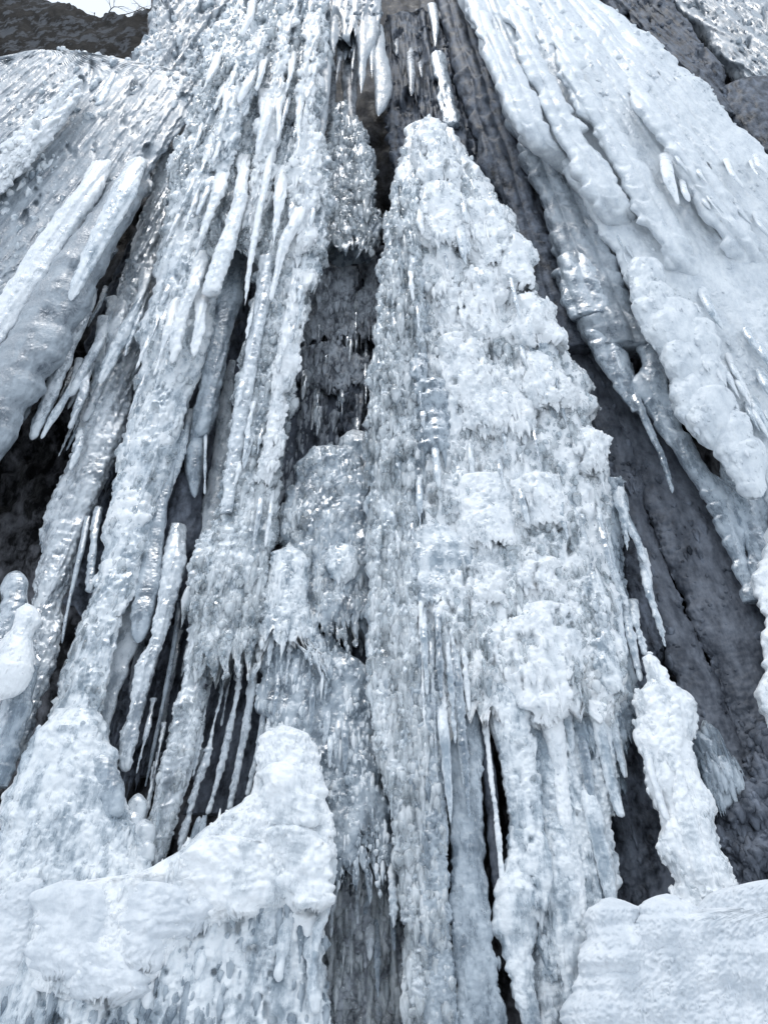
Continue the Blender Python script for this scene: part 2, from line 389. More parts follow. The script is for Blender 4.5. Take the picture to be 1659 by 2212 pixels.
RNG = np.random.default_rng(5)
def ice(name, label, cat, rows, off, style, mat, group=None, grains=0, gsize=3.2, gmat=None, drop=1.3, kind=None, **kw):
    V, F, T, info = lump_rows(rows, off, style, **kw)
    o = mk(name, V, F, mat, T=T)
    tag(o, label, cat, group, kind)
    if grains: crust(o, info, int(grains), gsize, gmat or mat, 'frost_crust', RNG, drop)
    o['_i'] = 0; del o['_i']
    INFO[o.name] = info
    return o
INFO = {}
def part(parent, name, rows, off, style, mat, label=None, **kw):
    V, F, T, info = lump_rows(rows, off, style, **kw)
    o = mk(name, V, F, mat, parent, T=T)
    if label: o['label'] = label
    return o
def icicle(label, rows, off, style='rib', mat='blue', group=None, kind_='icicle', **kw):
    """hanging icicle: rows end in a blunt tip"""
    rows = sorted(rows); r0, r1 = rows[0], rows[1]          # the root of an icicle is sunk in the ice it grows from
    ym = r0[0] + min(60., .3 * (rows[-1][0] - r0[0])); f_ = min(1., (ym - r0[0]) / max(1., r1[0] - r0[0]))
    mid = (ym, r0[1] + (r1[1] - r0[1]) * f_, r0[2] + (r1[2] - r0[2]) * f_, 0.)
    rows = [(r0[0] - 14, r0[1], r0[2], -34.), mid] + [tuple(r[:3]) + (0.,) for r in rows[1:] if r[0] > ym + 2]
    kw.setdefault('amp', .55); kw.setdefault('vres', 3.2); kw.setdefault('depth', 1.0)
    return ice(kind_, label, kind_.replace('_', ' '), rows, off, style, mat, group, round_bot=9, **kw)

def spray(n, rows, off, L, wd, mats, label, group, seed, style='bead', kind_='icicle'):
    """n separate icicles scattered over a region of the fall, each hanging along the fall line"""
    g_ = np.random.default_rng(seed); rows = sorted(rows); Y = [r[0] for r in rows]
    for i in range(n):
        y0 = g_.uniform(Y[0], Y[-1]); x0 = g_.uniform(np.interp(y0, Y, [r[1] for r in rows]), np.interp(y0, Y, [r[2] for r in rows]))
        l = g_.uniform(*L) * (.6 + .4 * y0 / 1500); w_ = g_.uniform(*wd) * .5; sl_ = (x0 - PX0) / (y0 + 494) ; b_ = g_.uniform(-.03, .03) + sl_
        icicle(label, [(y0, x0 - w_, x0 + w_), (y0 + l * .5, x0 + b_ * l * .5 - w_ * .85, x0 + b_ * l * .5 + w_ * .7), (y0 + l * .85, x0 + b_ * l * .85 - w_ * .45, x0 + b_ * l * .85 + w_ * .4), (y0 + l, x0 + b_ * l - 1.2, x0 + b_ * l + 1.2)],
               off + g_.uniform(-8, 10), style, mats[i % len(mats)], group, kind_, amp=.75)
# ------------------------------------------------------------------ ground, rock
def grid(name, xs, ys, top, off, mat, disp, label=None, cat=None, kind=None, back=3.0, foot=None):
    X, Y = np.meshgrid(xs, ys)
    Yc = np.maximum(Y, top(X))
    P = place(X, Yc, off)
    q = np.stack([X, Yc, 0 * X], -1).reshape(-1, 3)
    d = disp(q).reshape(X.shape)
    kk = kscale(Yc)
    nrm = np.array([0, -1.0, -.15])
    P = P + nrm * (d * kk)[..., None]
    ov = np.clip((top(X) - Y) / 60.0, 0, 8)
    P[..., 1] += ov * back; P[..., 2] += np.minimum(ov, 1) * .15
    if foot is not None: P[-1, :, 2] = foot
    n, m = X.shape
    i = np.arange(n - 1)[:, None] * m; j = np.arange(m - 1)[None]
    F = np.stack([i + j, i + m + j, i + m + j + 1, i + j + 1], -1).reshape(-1, 4)
    o = mk(name, P.reshape(-1, 3), F, mat)
    if label: tag(o, label, cat)
    if kind: o['kind'] = kind
    return o
def rockdisp(q):
    return 26 * bil(q / (120, 90, 100), 3) + 16 * bil(q / (46, 38, 40), 4) + 9 * bil(q / 20, 5) + 4 * bil(q / 9, 6)
g = np.linspace(-1, 1, 41); gx, gy = np.meshgrid(np.sign(g) * np.abs(g) ** 3 * 3000, np.sign(g) * np.abs(g) ** 3 * 3000)
gz = -1.55 + .12 * np.sin(gx * .9) * np.cos(gy * .7) * (np.abs(gx) < 50)
ii = (np.arange(40)[:, None] * 41 + np.arange(40)[None]).ravel()
tag(mk('ground', np.stack([gx, gy, gz], -1).reshape(-1, 3), np.stack([ii, ii + 1, ii + 42, ii + 41], -1), 'snow'), 'snow covered ground in front of the frozen waterfall', kind='structure')
def walltop(X):
    t = np.where(X < 300, 175., np.where(X < 360, 175 - (X - 300) * 7, -260.))
    t = np.where((X > 805) & (X < 905), 60., t)
    return np.where(X > 1600, 30., t)
grid('rock_face', np.arange(-800, 2500, 7.), np.concatenate([np.arange(-420, 2300, 7.), [2600, 3200, 4200, 5200]]), walltop, -210, 'rock', rockdisp, 'dark wet rock wall behind the ice columns', kind='structure', foot=-1.7)
def blufftop(X):
    return np.interp(X, [-500, -100, 60, 135, 175, 190, 215, 235, 262, 280, 296, 312, 335, 380], [-80, -40, -14, 2, 16, 24, 27, 21, 28, 36, 30, 18, 6, -25])
def bluffdisp(q):
    return 16 * bil(q / (75, 60, 100), 21) + 11 * bil(q / (34, 26, 40), 22) + 6 * bil(q / 15, 23) + 3 * bil(q / 7, 24)
grid('rock_bluff', np.arange(-500, 420, 4.), np.arange(-160, 330, 4.), blufftop, -420, 'bluff', bluffdisp, 'dark frosty rock bluff rising behind the left ice shelf under the white sky', 'rock', back=2.5)
grid('cave_rock', np.arange(760, 960, 5.), np.arange(-200, 330, 5.), lambda X: X * 0 - 180., -420, 'rock', bluffdisp, 'black rock seen through the opening at the top of the fall', 'rock')
# bare twigs against the sky
def twigs(label, roots, seed):
    rng = np.random.default_rng(seed); Vs, Fs = [], []
    def seg(p0, p1, r0, r1):
        d = p1 - p0; d = d / (np.linalg.norm(d) + 1e-9); u = np.cross(d, [0, 1., .2]); u /= np.linalg.norm(u); v = np.cross(d, u)
        b = len(Vs) * 0 + sum(len(x) for x in Vs)
        a = np.arange(5) * 2 * math.pi / 5; ring = np.cos(a)[:, None] * u + np.sin(a)[:, None] * v
        Vs.append(np.concatenate([p0 + ring * r0, p1 + ring * r1]))
        Fs.extend([[b + i, b + (i + 1) % 5, b + 5 + (i + 1) % 5, b + 5 + i] for i in range(5)])
    def grow(p, d, L, r, lev):
        n = 5
        for i in range(n):
            d = d + rng.normal(0, .16, 3); d /= np.linalg.norm(d)
            p1 = p + d * L / n; seg(p, p1, r, r * .85); p = p1; r *= .85
            if lev > 0 and rng.random() < .75:
                e = d + rng.normal(0, .55, 3); e /= np.linalg.norm(e); grow(p, e, L * .55, r * .7, lev - 1)
    for px, py, dx, L in roots:
        p = place(px, py, -430); grow(p, np.array([dx, .1, 1.]), L, .022, 2)
    return tag(mk('bare_shrub', np.concatenate(Vs), Fs, 'twig'), label, 'shrub')
twigs('bare leafless twigs on the bluff, reaching over the white sky', [(236, 26, -.1, 1.1), (262, 32, .3, 1.3), (285, 38, .6, 1.0), (205, 28, -.3, .8), (318, 22, -.5, 1.0)], 3)

# ------------------------------------------------------------------ left side
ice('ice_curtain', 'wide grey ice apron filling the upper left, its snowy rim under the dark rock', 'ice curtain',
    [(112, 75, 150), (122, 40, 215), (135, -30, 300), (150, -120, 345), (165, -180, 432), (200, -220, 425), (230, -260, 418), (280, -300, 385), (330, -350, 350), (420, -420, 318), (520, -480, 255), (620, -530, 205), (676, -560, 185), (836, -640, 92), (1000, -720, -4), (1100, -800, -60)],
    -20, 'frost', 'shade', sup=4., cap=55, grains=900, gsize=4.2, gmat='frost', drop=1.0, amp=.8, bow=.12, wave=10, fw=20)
ice('ice_column', 'bright lumpy ice ridge running down the left apron to the picture edge', 'ice column', [(168, 150, 180), (200, 128, 172), (250, 85, 140), (320, 15, 90), (400, -70, 15), (450, -120, -40)], 28, 'frost', 'white', depth=.7, grains=250, gsize=3.6, round_top=20)
ice('ice_column', 'short thin ice rib on the apron beside the bright lumpy ridge', 'ice column', [(160, 240, 250), (200, 222, 238), (228, 205, 216)], 40, 'bead', 'frost', amp=.5)
ice('ice_column', 'white rounded ice column sloping to the left edge below the lumpy ridge', 'ice column', [(335, 215, 250), (420, 160, 218), (520, 82, 150), (620, 20, 98), (740, -60, 12), (800, -100, -30)], 36, 'rib', 'white', amp=.8, round_top=25, sink=70)
ice('ice_column', 'pale column between the white rounded column and the smooth grey one', 'ice column', [(340, 283, 322), (420, 238, 292), (520, 192, 242), (600, 158, 192), (650, 148, 160)], 62, 'rib', 'frost', amp=.7, round_bot=14, round_top=20, sink=70)
ice('ice_column', 'broad smooth grey column ending at the left edge above the dark rock', 'ice column', [(380, 250, 332), (450, 205, 300), (550, 130, 244), (676, 50, 191), (836, -50, 99), (1000, -160, 2), (1060, -200, -40)], 30, 'smooth', 'shade', depth=.8, amp=1.1, round_top=30, sink=70)
for rows, lb, st in [
    ([(640, 178, 212), (700, 150, 189), (780, 113, 153), (860, 88, 122), (930, 66, 86), (951, 67, 73)], 'long ribbed icicle along the right edge of the smooth grey column', 'rib'),
    ([(700, 212, 238), (740, 200, 225), (800, 168, 191), (857, 146, 160)], 'ribbed icicle with a round tip, next but one right of the smooth grey column', 'rib'),
    ([(660, 232, 268), (680, 226, 262), (760, 212, 234), (862, 195, 207)], 'bright icicle hanging over the dark gap left of the dim ribbed column', 'bead'),
    ([(780, 190, 212), (815, 178, 198), (880, 158, 175), (927, 147, 155)], 'grey icicle with the lowest tip of the cluster over the dark rock', 'rib'),
    ([(790, 165, 182), (830, 150, 165), (900, 108, 124), (948, 87, 94)], 'thin slanting icicle just right of the longest ribbed one', 'smooth'),
    ([(790, 222, 240), (840, 205, 222), (880, 190, 205), (912, 179, 187)], 'dim stubby icicle beside the dim ribbed column', 'rib'),
    ([(600, 305, 330), (640, 288, 312), (720, 253, 284), (800, 220, 242), (830, 212, 226)], 'long beaded icicle left of the bright lumpy column', 'bead'),
    ([(640, 312, 326), (700, 288, 302), (770, 264, 276)], 'slim white icicle in the gap left of the bright lumpy column', 'bead'),
    ([(640, 262, 292), (700, 236, 268), (770, 226, 246), (800, 222, 230)], 'pale icicle behind the long beaded one', 'rib')]:
    icicle(lb, rows, -30 if 'dim' in lb or 'behind' in lb else 0, st, 'clear' if st == 'rib' else 'frost', 'icicles over the dark rock on the left', amp=.75)
ice('ice_column', 'dim ribbed column standing over the dark rock at the left', 'ice column',
    [(330, 345, 400), (420, 325, 385), (520, 290, 350), (600, 268, 335), (700, 245, 328), (780, 222, 300), (860, 190, 282), (950, 165, 262), (1030, 140, 240), (1112, 103, 190), (1212, 88, 165), (1312, 62, 135), (1400, 58, 127), (1440, 50, 122), (1520, 18, 85), (1640, -20, 55)],
    -60, 'rib', 'clear', amp=1.3, depth=.8, grains=300, gsize=3.2)
ice('ice_curtain', 'thin grey ice glaze behind the left icicles', 'ice curtain', [(380, 330, 440), (480, 300, 400), (600, 250, 350), (680, 210, 330), (760, 190, 300), (800, 200, 280)], -110, 'rib', 'dim', sup=3, cap=20, amp=1.2)
ice('ice_bulb', 'smooth white bulb of ice with a round head at the left edge', 'ice bulb',
    [(1303, 52, 68), (1318, 36, 90), (1335, 28, 95), (1352, 30, 92), (1370, 18, 72), (1400, 0, 77), (1450, -15, 72), (1490, -20, 58), (1515, -30, 25)], 95, 'snow', 'white', round_top=12, round_bot=14, depth=1., amp=.55, grains=60, gsize=2.2)
ice('ice_bulb', 'small grey ice stub above the white bulb at the left edge', 'ice bulb', [(1232, 25, 48), (1250, 14, 62), (1300, 4, 58), (1345, -10, 45), (1400, -30, 20)], 20, 'lump', 'blue', round_top=18, amp=.6)
ice('ice_column', 'lower slanting ice foot below the white bulb at the left edge', 'ice column', [(1440, 30, 80), (1520, 0, 75), (1600, -20, 50), (1700, -60, 20)], 40, 'smooth', 'blue', amp=1.3)

# buttress at the top
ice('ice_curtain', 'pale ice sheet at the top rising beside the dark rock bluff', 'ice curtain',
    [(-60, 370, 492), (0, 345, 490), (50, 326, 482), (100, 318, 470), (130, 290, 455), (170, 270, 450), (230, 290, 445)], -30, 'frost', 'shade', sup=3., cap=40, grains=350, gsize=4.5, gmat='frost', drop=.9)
ice('ice_column', 'thin grey ice pillar between the pale sheet and the frosted buttress at the top', 'ice column', [(-60, 492, 540), (0, 494, 535), (50, 488, 520), (100, 470, 500)], -40, 'frost', 'blue', amp=.8)
ice('ice_curtain', 'big frosted ice buttress left of the hanging slab at the top', 'ice curtain',
    [(-60, 540, 705), (0, 522, 697), (60, 492, 697), (100, 455, 694), (160, 440, 694), (200, 433, 690), (300, 398, 688), (400, 366, 690), (470, 375, 690), (540, 400, 690), (620, 470, 680)],
    0, 'frost', 'frost', sup=3.2, cap=60, grains=2600, gsize=5., gmat='glass', amp=1.25, fringe=90, fw=18)
for rows, lb in [
    ([(190, 488, 512), (215, 482, 500), (250, 475, 489), (293, 467, 473)], 'white icicle at the left end of the buttress fringe'),
    ([(215, 560, 592), (240, 562, 588), (290, 556, 574), (334, 554, 560)], 'stout white icicle in the middle of the buttress fringe'),
    ([(200, 592, 620), (230, 595, 612), (270, 597, 607), (306, 599, 603)], 'short white icicle right of the stout one'),
    ([(200, 640, 662), (240, 638, 656), (290, 639, 650), (336, 640, 644)], 'white icicle at the right end of the buttress fringe'),
    ([(300, 470, 486), (325, 464, 475), (350, 458, 463)], 'small tapering icicle low on the left side of the buttress'),
    ([(140, 560, 580), (170, 556, 570), (196, 552, 558)], 'small icicle high on the buttress'),
    ([(130, 625, 640), (170, 620, 630), (200, 616, 620)], 'small white icicle high beside the hanging slab'),
    ([(20, 538, 556), (50, 528, 542), (78, 520, 526)], 'slanting icicle at the very top of the buttress')]:
    icicle(lb, rows, 72, 'bead', 'white', 'icicle fringe of the frosted buttress')
for rows, lb in [
    ([(310, 582, 602), (400, 565, 582), (460, 552, 565), (520, 543, 555), (600, 532, 543), (660, 527, 532)], 'long thin icicle reaching down beside the dark slot'),
    ([(380, 590, 628), (450, 593, 614), (500, 588, 600), (534, 588, 592)], 'short thick icicle between the two long ones'),
    ([(425, 648, 680), (470, 625, 652), (520, 604, 628), (570, 596, 612), (620, 587, 600), (649, 583, 588)], 'long white icicle tapering to the left over the beaded column')]:
    icicle(lb, rows, 75, 'bead', 'white', 'long icicles in the middle left')

# middle left columns
D = ice('ice_column', 'tall bright lumpy column left of centre, swelling into a white trunk', 'ice column',
    [(300, 420, 545), (340, 400, 540), (420, 375, 535), (556, 350, 484), (640, 332, 476), (706, 308, 450), (756, 296, 440), (800, 305, 425), (856, 292, 412), (941, 270, 388), (1006, 255, 358), (1112, 237, 328), (1212, 218, 308), (1267, 210, 297), (1332, 196, 268), (1392, 170, 243), (1492, 133, 223), (1552, 110, 216), (1620, 70, 215)],
    10, 'frost', 'frost', depth=.75, amp=.8, grains=900, gsize=4., gmat='glass')
part(D, 'trunk_crust', [(880, 296, 385), (941, 285, 378), (1006, 262, 350), (1112, 245, 318), (1212, 228, 298), (1290, 215, 280), (1360, 190, 250)], 24, 'lump', 'white', depth=.5, amp=.7, round_top=60, round_bot=60, edge=12, wave=40, fw=8)
for rows, lb in [
    ([(560, 425, 450), (600, 405, 432), (660, 385, 412), (720, 368, 398), (760, 371, 386), (785, 370, 375)], 'white blunt icicle with a dripping tip on the bright lumpy column'),
    ([(660, 375, 392), (720, 355, 368), (780, 338, 346), (812, 330, 334)], 'thin icicle left of the white blunt one'),
    ([(640, 425, 452), (700, 418, 444), (750, 412, 432), (772, 414, 422)], 'white icicle right of the blunt one'),
    ([(350, 478, 500), (420, 458, 480), (500, 432, 448), (540, 424, 430)], 'icicle running down the upper part of the bright lumpy column'),
    ([(350, 515, 542), (420, 505, 535), (500, 480, 515), (580, 455, 490), (640, 440, 470)], 'thick white rib on the right side of the bright lumpy column')]:
    icicle(lb, rows, 70, 'bead', 'white', 'icicles on the bright lumpy column', amp=.8)
ice('ice_curtain', 'smooth grey tongue of ice along the right side of the white trunk', 'ice curtain', [(930, 374, 402), (960, 372, 392), (1050, 345, 374), (1112, 325, 361), (1200, 308, 353), (1260, 298, 349), (1330, 283, 335), (1390, 285, 312)], 5, 'smooth', 'blue', sup=2.6, round_bot=26, amp=.6)
ice('ice_curtain', 'thin dim sheet with a bright edge below the smooth tongue', 'ice curtain', [(1300, 262, 320), (1392, 240, 302), (1440, 232, 280), (1500, 214, 258), (1560, 206, 240), (1600, 205, 225)], -25, 'smooth', 'clear', sup=2.6, cap=12, amp=.8, round_bot=20)
icicle('big ribbed icicle with frilled edges hanging over the black gap at the lower left', [(1150, 365, 405), (1217, 356, 401), (1252, 350, 394), (1322, 340, 372), (1392, 325, 352), (1437, 297, 338), (1537, 280, 310), (1592, 260, 298), (1640, 258, 290), (1668, 266, 278)], 15, 'rib', 'clear', amp=1.1)
icicle('thin short icicle beside the dim ribbed column at the lower left', [(1130, 183, 200), (1200, 168, 180), (1280, 150, 160), (1340, 138, 146), (1390, 133, 137)], -10, 'smooth', 'blue')
icicle('knobby icicle with a round foot on the left side of the white trunk', [(1110, 205, 225), (1180, 195, 212), (1240, 186, 206), (1282, 188, 203)], 0, 'bead', 'blue')
icicle('small white icicle with a bead on the left edge of the trunk', [(940, 165, 182), (970, 160, 180), (1000, 152, 165), (1016, 150, 156)], 5, 'bead', 'frost')
ice('ice_column', 'smooth grey column beside the black slot, its lower end ribbed', 'ice column',
    [(420, 520, 572), (480, 498, 552), (580, 480, 532), (640, 470, 524), (706, 455, 505), (760, 447, 490), (800, 432, 484), (870, 424, 474), (930, 410, 458), (948, 412, 445)], -5, 'rib', 'blue', amp=.8, round_bot=12)
icicle('grey icicle below the ribbed end of the smooth column', [(900, 412, 455), (950, 408, 445), (1000, 400, 440), (1050, 408, 432), (1076, 416, 428)], -15, 'smooth', 'blue', amp=1.)
icicle('thin icicle hanging along the right side of the grey icicle', [(900, 438, 452), (980, 440, 448), (1068, 441, 445)], 5, 'smooth', 'frost')
icicle('slim jagged icicle between the white trunk and the grey icicle', [(900, 402, 420), (960, 388, 404), (1040, 368, 378), (1072, 363, 368)], 0, 'bead', 'frost')
ice('ice_column', 'dim grey column deep in the slot left of the beaded column', 'ice column', [(780, 492, 512), (870, 468, 503), (950, 460, 500), (1050, 446, 492), (1112, 430, 486), (1180, 415, 470), (1260, 400, 440)], -70, 'smooth', 'clear', amp=1.2)
ice('ice_column', 'faint dark ice column at the lower left of the smooth tongue', 'ice column', [(980, 380, 430), (1060, 368, 440), (1140, 358, 440), (1220, 370, 425), (1300, 380, 410)], -60, 'lump', 'dim', amp=.8)
I1 = ice('ice_column', 'bright beaded column between the black slot and the dark hollow', 'ice column',
    [(300, 590, 700), (380, 580, 715), (450, 572, 715), (556, 562, 700), (600, 556, 690), (656, 552, 668), (756, 530, 645), (856, 512, 630), (931, 500, 618), (1031, 485, 602), (1126, 470, 592), (1180, 445, 590), (1240, 425, 585), (1300, 425, 575), (1400, 425, 565), (1520, 420, 560)],
    20, 'bead', 'frost', depth=.7, amp=1.35, grains=2800, gsize=4.2, gmat='glass', fringe=170, fw=22)
part(I1, 'ribbed_edge', [(556, 562, 590), (656, 552, 582), (756, 530, 562), (856, 512, 545), (931, 500, 532), (1031, 485, 515), (1110, 478, 505)], 55, 'rib', 'clear', amp=.9)
ice('ice_curtain', 'lumpy glazed ice bulging from the upper centre under the hanging slab', 'ice curtain',
    [(240, 705, 770), (300, 700, 800), (380, 695, 808), (450, 695, 815), (500, 690, 825), (540, 690, 818), (580, 700, 800)], -60, 'lump', 'blue', sup=3, cap=30, amp=1.2, grains=700, gsize=4.5, gmat='glass', round_bot=30, fringe=50, fw=14)

# ------------------------------------------------------------------ top centre
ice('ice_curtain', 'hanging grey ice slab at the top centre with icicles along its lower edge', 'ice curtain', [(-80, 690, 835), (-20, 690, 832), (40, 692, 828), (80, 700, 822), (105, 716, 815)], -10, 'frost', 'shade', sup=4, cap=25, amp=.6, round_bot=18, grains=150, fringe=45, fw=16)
for rows, lb in [
    ([(40, 704, 740), (80, 712, 734), (116, 719, 725)], 'small grey icicle at the left end of the hanging slab'),
    ([(40, 692, 712), (150, 690, 716), (260, 686, 704), (330, 684, 692)], 'long pale icicle bordering the black hole at the top centre'),
    ([(40, 768, 826), (80, 772, 815), (120, 774, 802), (155, 774, 792), (202, 778, 782)], 'large pointed icicle in the middle of the hanging slab'),
    ([(60, 795, 815), (120, 798, 808), (170, 802, 806)], 'narrow icicle touching the large pointed one'),
    ([(70, 806, 830), (150, 808, 845), (200, 812, 846), (232, 812, 840), (252, 814, 821)], 'broad blunt icicle right of the large pointed one'),
    ([(70, 738, 776), (150, 738, 775), (200, 741, 772), (240, 746, 772), (275, 756, 768)], 'dim broad icicle hanging in the black hole'),
    ([(120, 706, 730), (180, 708, 726), (230, 712, 724), (290, 714, 722)], 'dim narrow icicle in the left of the black hole'),
    ([(110, 876, 898), (150, 880, 897), (200, 881, 895), (208, 884, 893)], 'small icicle alone on the dim ice right of the black hole')]:
    icicle(lb, rows, -45 if 'dim' in lb else 5, 'smooth', 'grey' if 'dim' in lb else 'shade', 'icicles of the hanging slab', amp=.9)
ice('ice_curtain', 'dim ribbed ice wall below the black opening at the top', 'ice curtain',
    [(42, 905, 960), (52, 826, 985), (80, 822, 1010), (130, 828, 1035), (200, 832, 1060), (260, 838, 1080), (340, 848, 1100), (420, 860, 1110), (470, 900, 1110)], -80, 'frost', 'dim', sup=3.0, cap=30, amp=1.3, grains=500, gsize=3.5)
ice('ice_column', 'pale twisted ice strip on the dim wall right of the black opening', 'ice column', [(12, 920, 942), (40, 928, 946), (75, 934, 946), (100, 938, 942)], -40, 'smooth', 'blue', amp=.8, round_bot=10)
ice('ice_column', 'longer pale ice strip leading down to the white crest of the centre', 'ice column', [(112, 930, 958), (160, 938, 966), (200, 945, 978), (240, 955, 990), (275, 965, 995)], -40, 'frost', 'blue', amp=.6, round_bot=12, round_top=8)

# ------------------------------------------------------------------ dark hollow
for rows, lb, a in [
    ([(575, 700, 760), (620, 672, 770), (680, 665, 800), (735, 660, 800), (765, 680, 790)], 'grey lump of ice in the upper part of the dark hollow', 1.),
    ([(745, 660, 720), (790, 655, 800), (840, 660, 800), (860, 690, 780)], 'grey icy ledge across the middle of the dark hollow', 1.),
    ([(540, 770, 806), (600, 775, 815), (680, 780, 825), (760, 790, 820)], 'grey ice strip on the right wall of the dark hollow', 1.),
    ([(830, 745, 790), (880, 740, 785), (940, 735, 790), (960, 745, 780)], 'dark ice clinging to the rock low in the hollow', .8)]:
    ice('ice_lump', lb, 'ice lump', rows, -120, 'lump', 'grey' if a == 1. else 'dim', amp=a*1.2, round_top=25, round_bot=20, fringe=45, fw=12, wave=14, grains=300, gsize=3.4, cap=35, sup=2.5)
ice('ice_lump', 'broken grey ice block with a pointed top at the foot of the hollow', 'ice lump', [(924, 758, 778), (940, 745, 800), (970, 735, 810), (1000, 730, 815), (1060, 730, 815)], -50, 'lump', 'frost', round_top=14, sup=2.2, amp=1.0, edge=10, wave=14)
ice('ice_mound', 'round frosted bulb below the dark hollow', 'ice mound', [(962, 690, 735), (975, 672, 765), (1000, 655, 785), (1040, 640, 800), (1080, 625, 808), (1130, 605, 812), (1180, 600, 812), (1240, 620, 810), (1300, 640, 805), (1430, 660, 800)], -10, 'lump', 'blue', round_top=30, cap=60, amp=1., grains=700, gsize=4, gmat='glass', sup=2.4, fringe=120, fw=20)
ice('ice_mound', 'small white ice cap left of the slotted grey ice', 'ice mound', [(1180, 605, 645), (1195, 588, 662), (1230, 580, 668), (1280, 570, 672), (1330, 562, 672), (1400, 556, 690), (1480, 550, 750)], 30, 'lump', 'frost', round_top=22, cap=40, amp=.9, grains=500, fringe=120, fw=14)
ice('ice_mound', 'small round bright bulb above the slotted grey ice', 'ice mound', [(1170, 722, 752), (1185, 708, 770), (1215, 702, 776), (1240, 715, 772), (1262, 728, 752)], 40, 'lump', 'frost', round_top=16, round_bot=14, amp=.7, grains=120)
ice('ice_curtain', 'thin grey ice with dark slots under the round bright bulb', 'ice curtain', [(1230, 690, 800), (1300, 690, 805), (1380, 700, 805), (1450, 700, 805)], -85, 'rib', 'dim', sup=3, cap=20, amp=1.6)
for x0 in (703, 722, 748, 774):
    icicle('thin icicle in the dark slots under the round bright bulb', [(1240, x0, x0 + 13), (1320, x0 + 2, x0 + 12), (1400 + (x0 * 7) % 40, x0 + 4, x0 + 9)], -40, 'bead', 'clear', 'icicles in the slots')
ice('ice_curtain', 'wide grey frosted apron left of the glassy centre column', 'ice curtain',
    [(1330, 565, 690), (1380, 560, 700), (1420, 558, 760), (1450, 558, 800), (1500, 560, 808), (1560, 568, 815), (1620, 600, 820), (1660, 680, 824), (1760, 700, 834), (1900, 700, 855), (2020, 705, 870)],
    0, 'lump', 'blue', sup=3, cap=45, amp=.9, grains=700, gsize=3.0, gmat='frost', fringe=200, fw=28, ftop=40)
ice('ice_curtain', 'dark dripping ice below the grey apron, beside the frilled edge', 'ice curtain',
    [(1640, 690, 815), (1740, 700, 835), (1850, 695, 850), (1950, 690, 866), (2050, 700, 876), (2212, 705, 884), (2450, 705, 895)], -75, 'bead', 'grey', sup=3, cap=34, amp=2.2, grains=1300, gsize=5.5, drop=1.8, gmat='glass')

# ------------------------------------------------------------------ lower left: thin icicles, mounds
ice('ice_column', 'frilled glassy column slanting down to the lower left snow', 'ice column', [(1150, 440, 495), (1217, 412, 480), (1290, 405, 470), (1330, 410, 465), (1400, 405, 452), (1480, 390, 442), (1560, 375, 432), (1640, 352, 418), (1700, 340, 398), (1780, 325, 376), (1870, 305, 345)], 15, 'bead', 'clear', amp=1.3, grains=350, gsize=4., gmat='glass')
ice('ice_curtain', 'dark ribbed ice sheet behind the thin icicle cluster', 'ice curtain', [(1250, 450, 590), (1350, 460, 590), (1450, 455, 580), (1560, 440, 570), (1660, 420, 560), (1760, 400, 520)], -95, 'rib', 'dim', sup=3, cap=20, amp=1.4)
rg = np.random.default_rng(8)
for i in range(14):
    x0 = 474 + i * 7.2 + rg.uniform(-3, 3); y0 = 1225 + rg.uniform(-20, 30); L = rg.uniform(120, 330); ww = rg.uniform(7, 13); sl_ = (x0 - PX0) / (y0 + 494)
    icicle('thin clear icicle in the close cluster below the bright beaded column', [(y0, x0 - ww / 2, x0 + ww / 2), (y0 + L * .5, x0 + sl_ * L * .5 - ww * .45, x0 + sl_ * L * .5 + ww * .45), (y0 + L, x0 + sl_ * L - 2, x0 + sl_ * L + 2)], -20 + rg.uniform(-25, 45), 'bead', ['clear', 'frost', 'clear', 'blue'][i % 4], 'thin icicle cluster', amp=.6)
for rows, lb in [
    ([(1440, 488, 498), (1560, 458, 470), (1640, 440, 454), (1720, 414, 428), (1800, 390, 404), (1840, 384, 390)], 'long slanting icicle ending at the snow edge in the black gap'),
    ([(1400, 520, 532), (1500, 505, 520), (1600, 484, 498), (1700, 460, 474), (1760, 445, 452)], 'second slanting icicle in the black gap, nearer the white knob'),
    ([(1420, 545, 560), (1520, 530, 548), (1620, 512, 530), (1720, 496, 508), (1750, 492, 499)], 'clear ribbed icicle left of the white knob'),
    ([(1480, 452, 462), (1600, 424, 434), (1720, 386, 398), (1830, 356, 364)], 'slim icicle right of the frilled glassy column'),
    ([(1500, 565, 580), (1580, 556, 572), (1660, 540, 556), (1720, 530, 540)], 'short clear icicle touching the white knob')]:
    icicle(lb, rows, 10, 'bead', 'clear', 'slanting icicles over the black gap', amp=.8)
icicle('very thin straight icicle in the black gap left of the frilled column', [(1300, 385, 398), (1440, 365, 374), (1600, 332, 340), (1700, 312, 317)], -40, 'smooth', 'blue')
ice('ice_mound', 'lumpy ice foot of the white trunk at the lower left', 'ice mound',
    [(1540, 112, 216), (1575, 90, 235), (1620, 55, 246), (1660, 38, 248), (1720, 15, 270), (1780, 5, 300), (1840, -20, 320), (1900, -40, 330), (2000, -80, 260), (2212, -120, 160), (2450, -150, 130)],
    35, 'lump', 'frost', cap=70, sup=2.5, amp=.9, grains=900, gsize=3.0)
ice('ice_bulb', 'small round grey knob on the right side of the trunk foot', 'ice bulb', [(1625, 205, 240), (1650, 195, 252), (1690, 200, 272), (1740, 215, 276), (1770, 225, 265)], 75, 'lump', 'blue', round_top=18, round_bot=14, amp=.4)
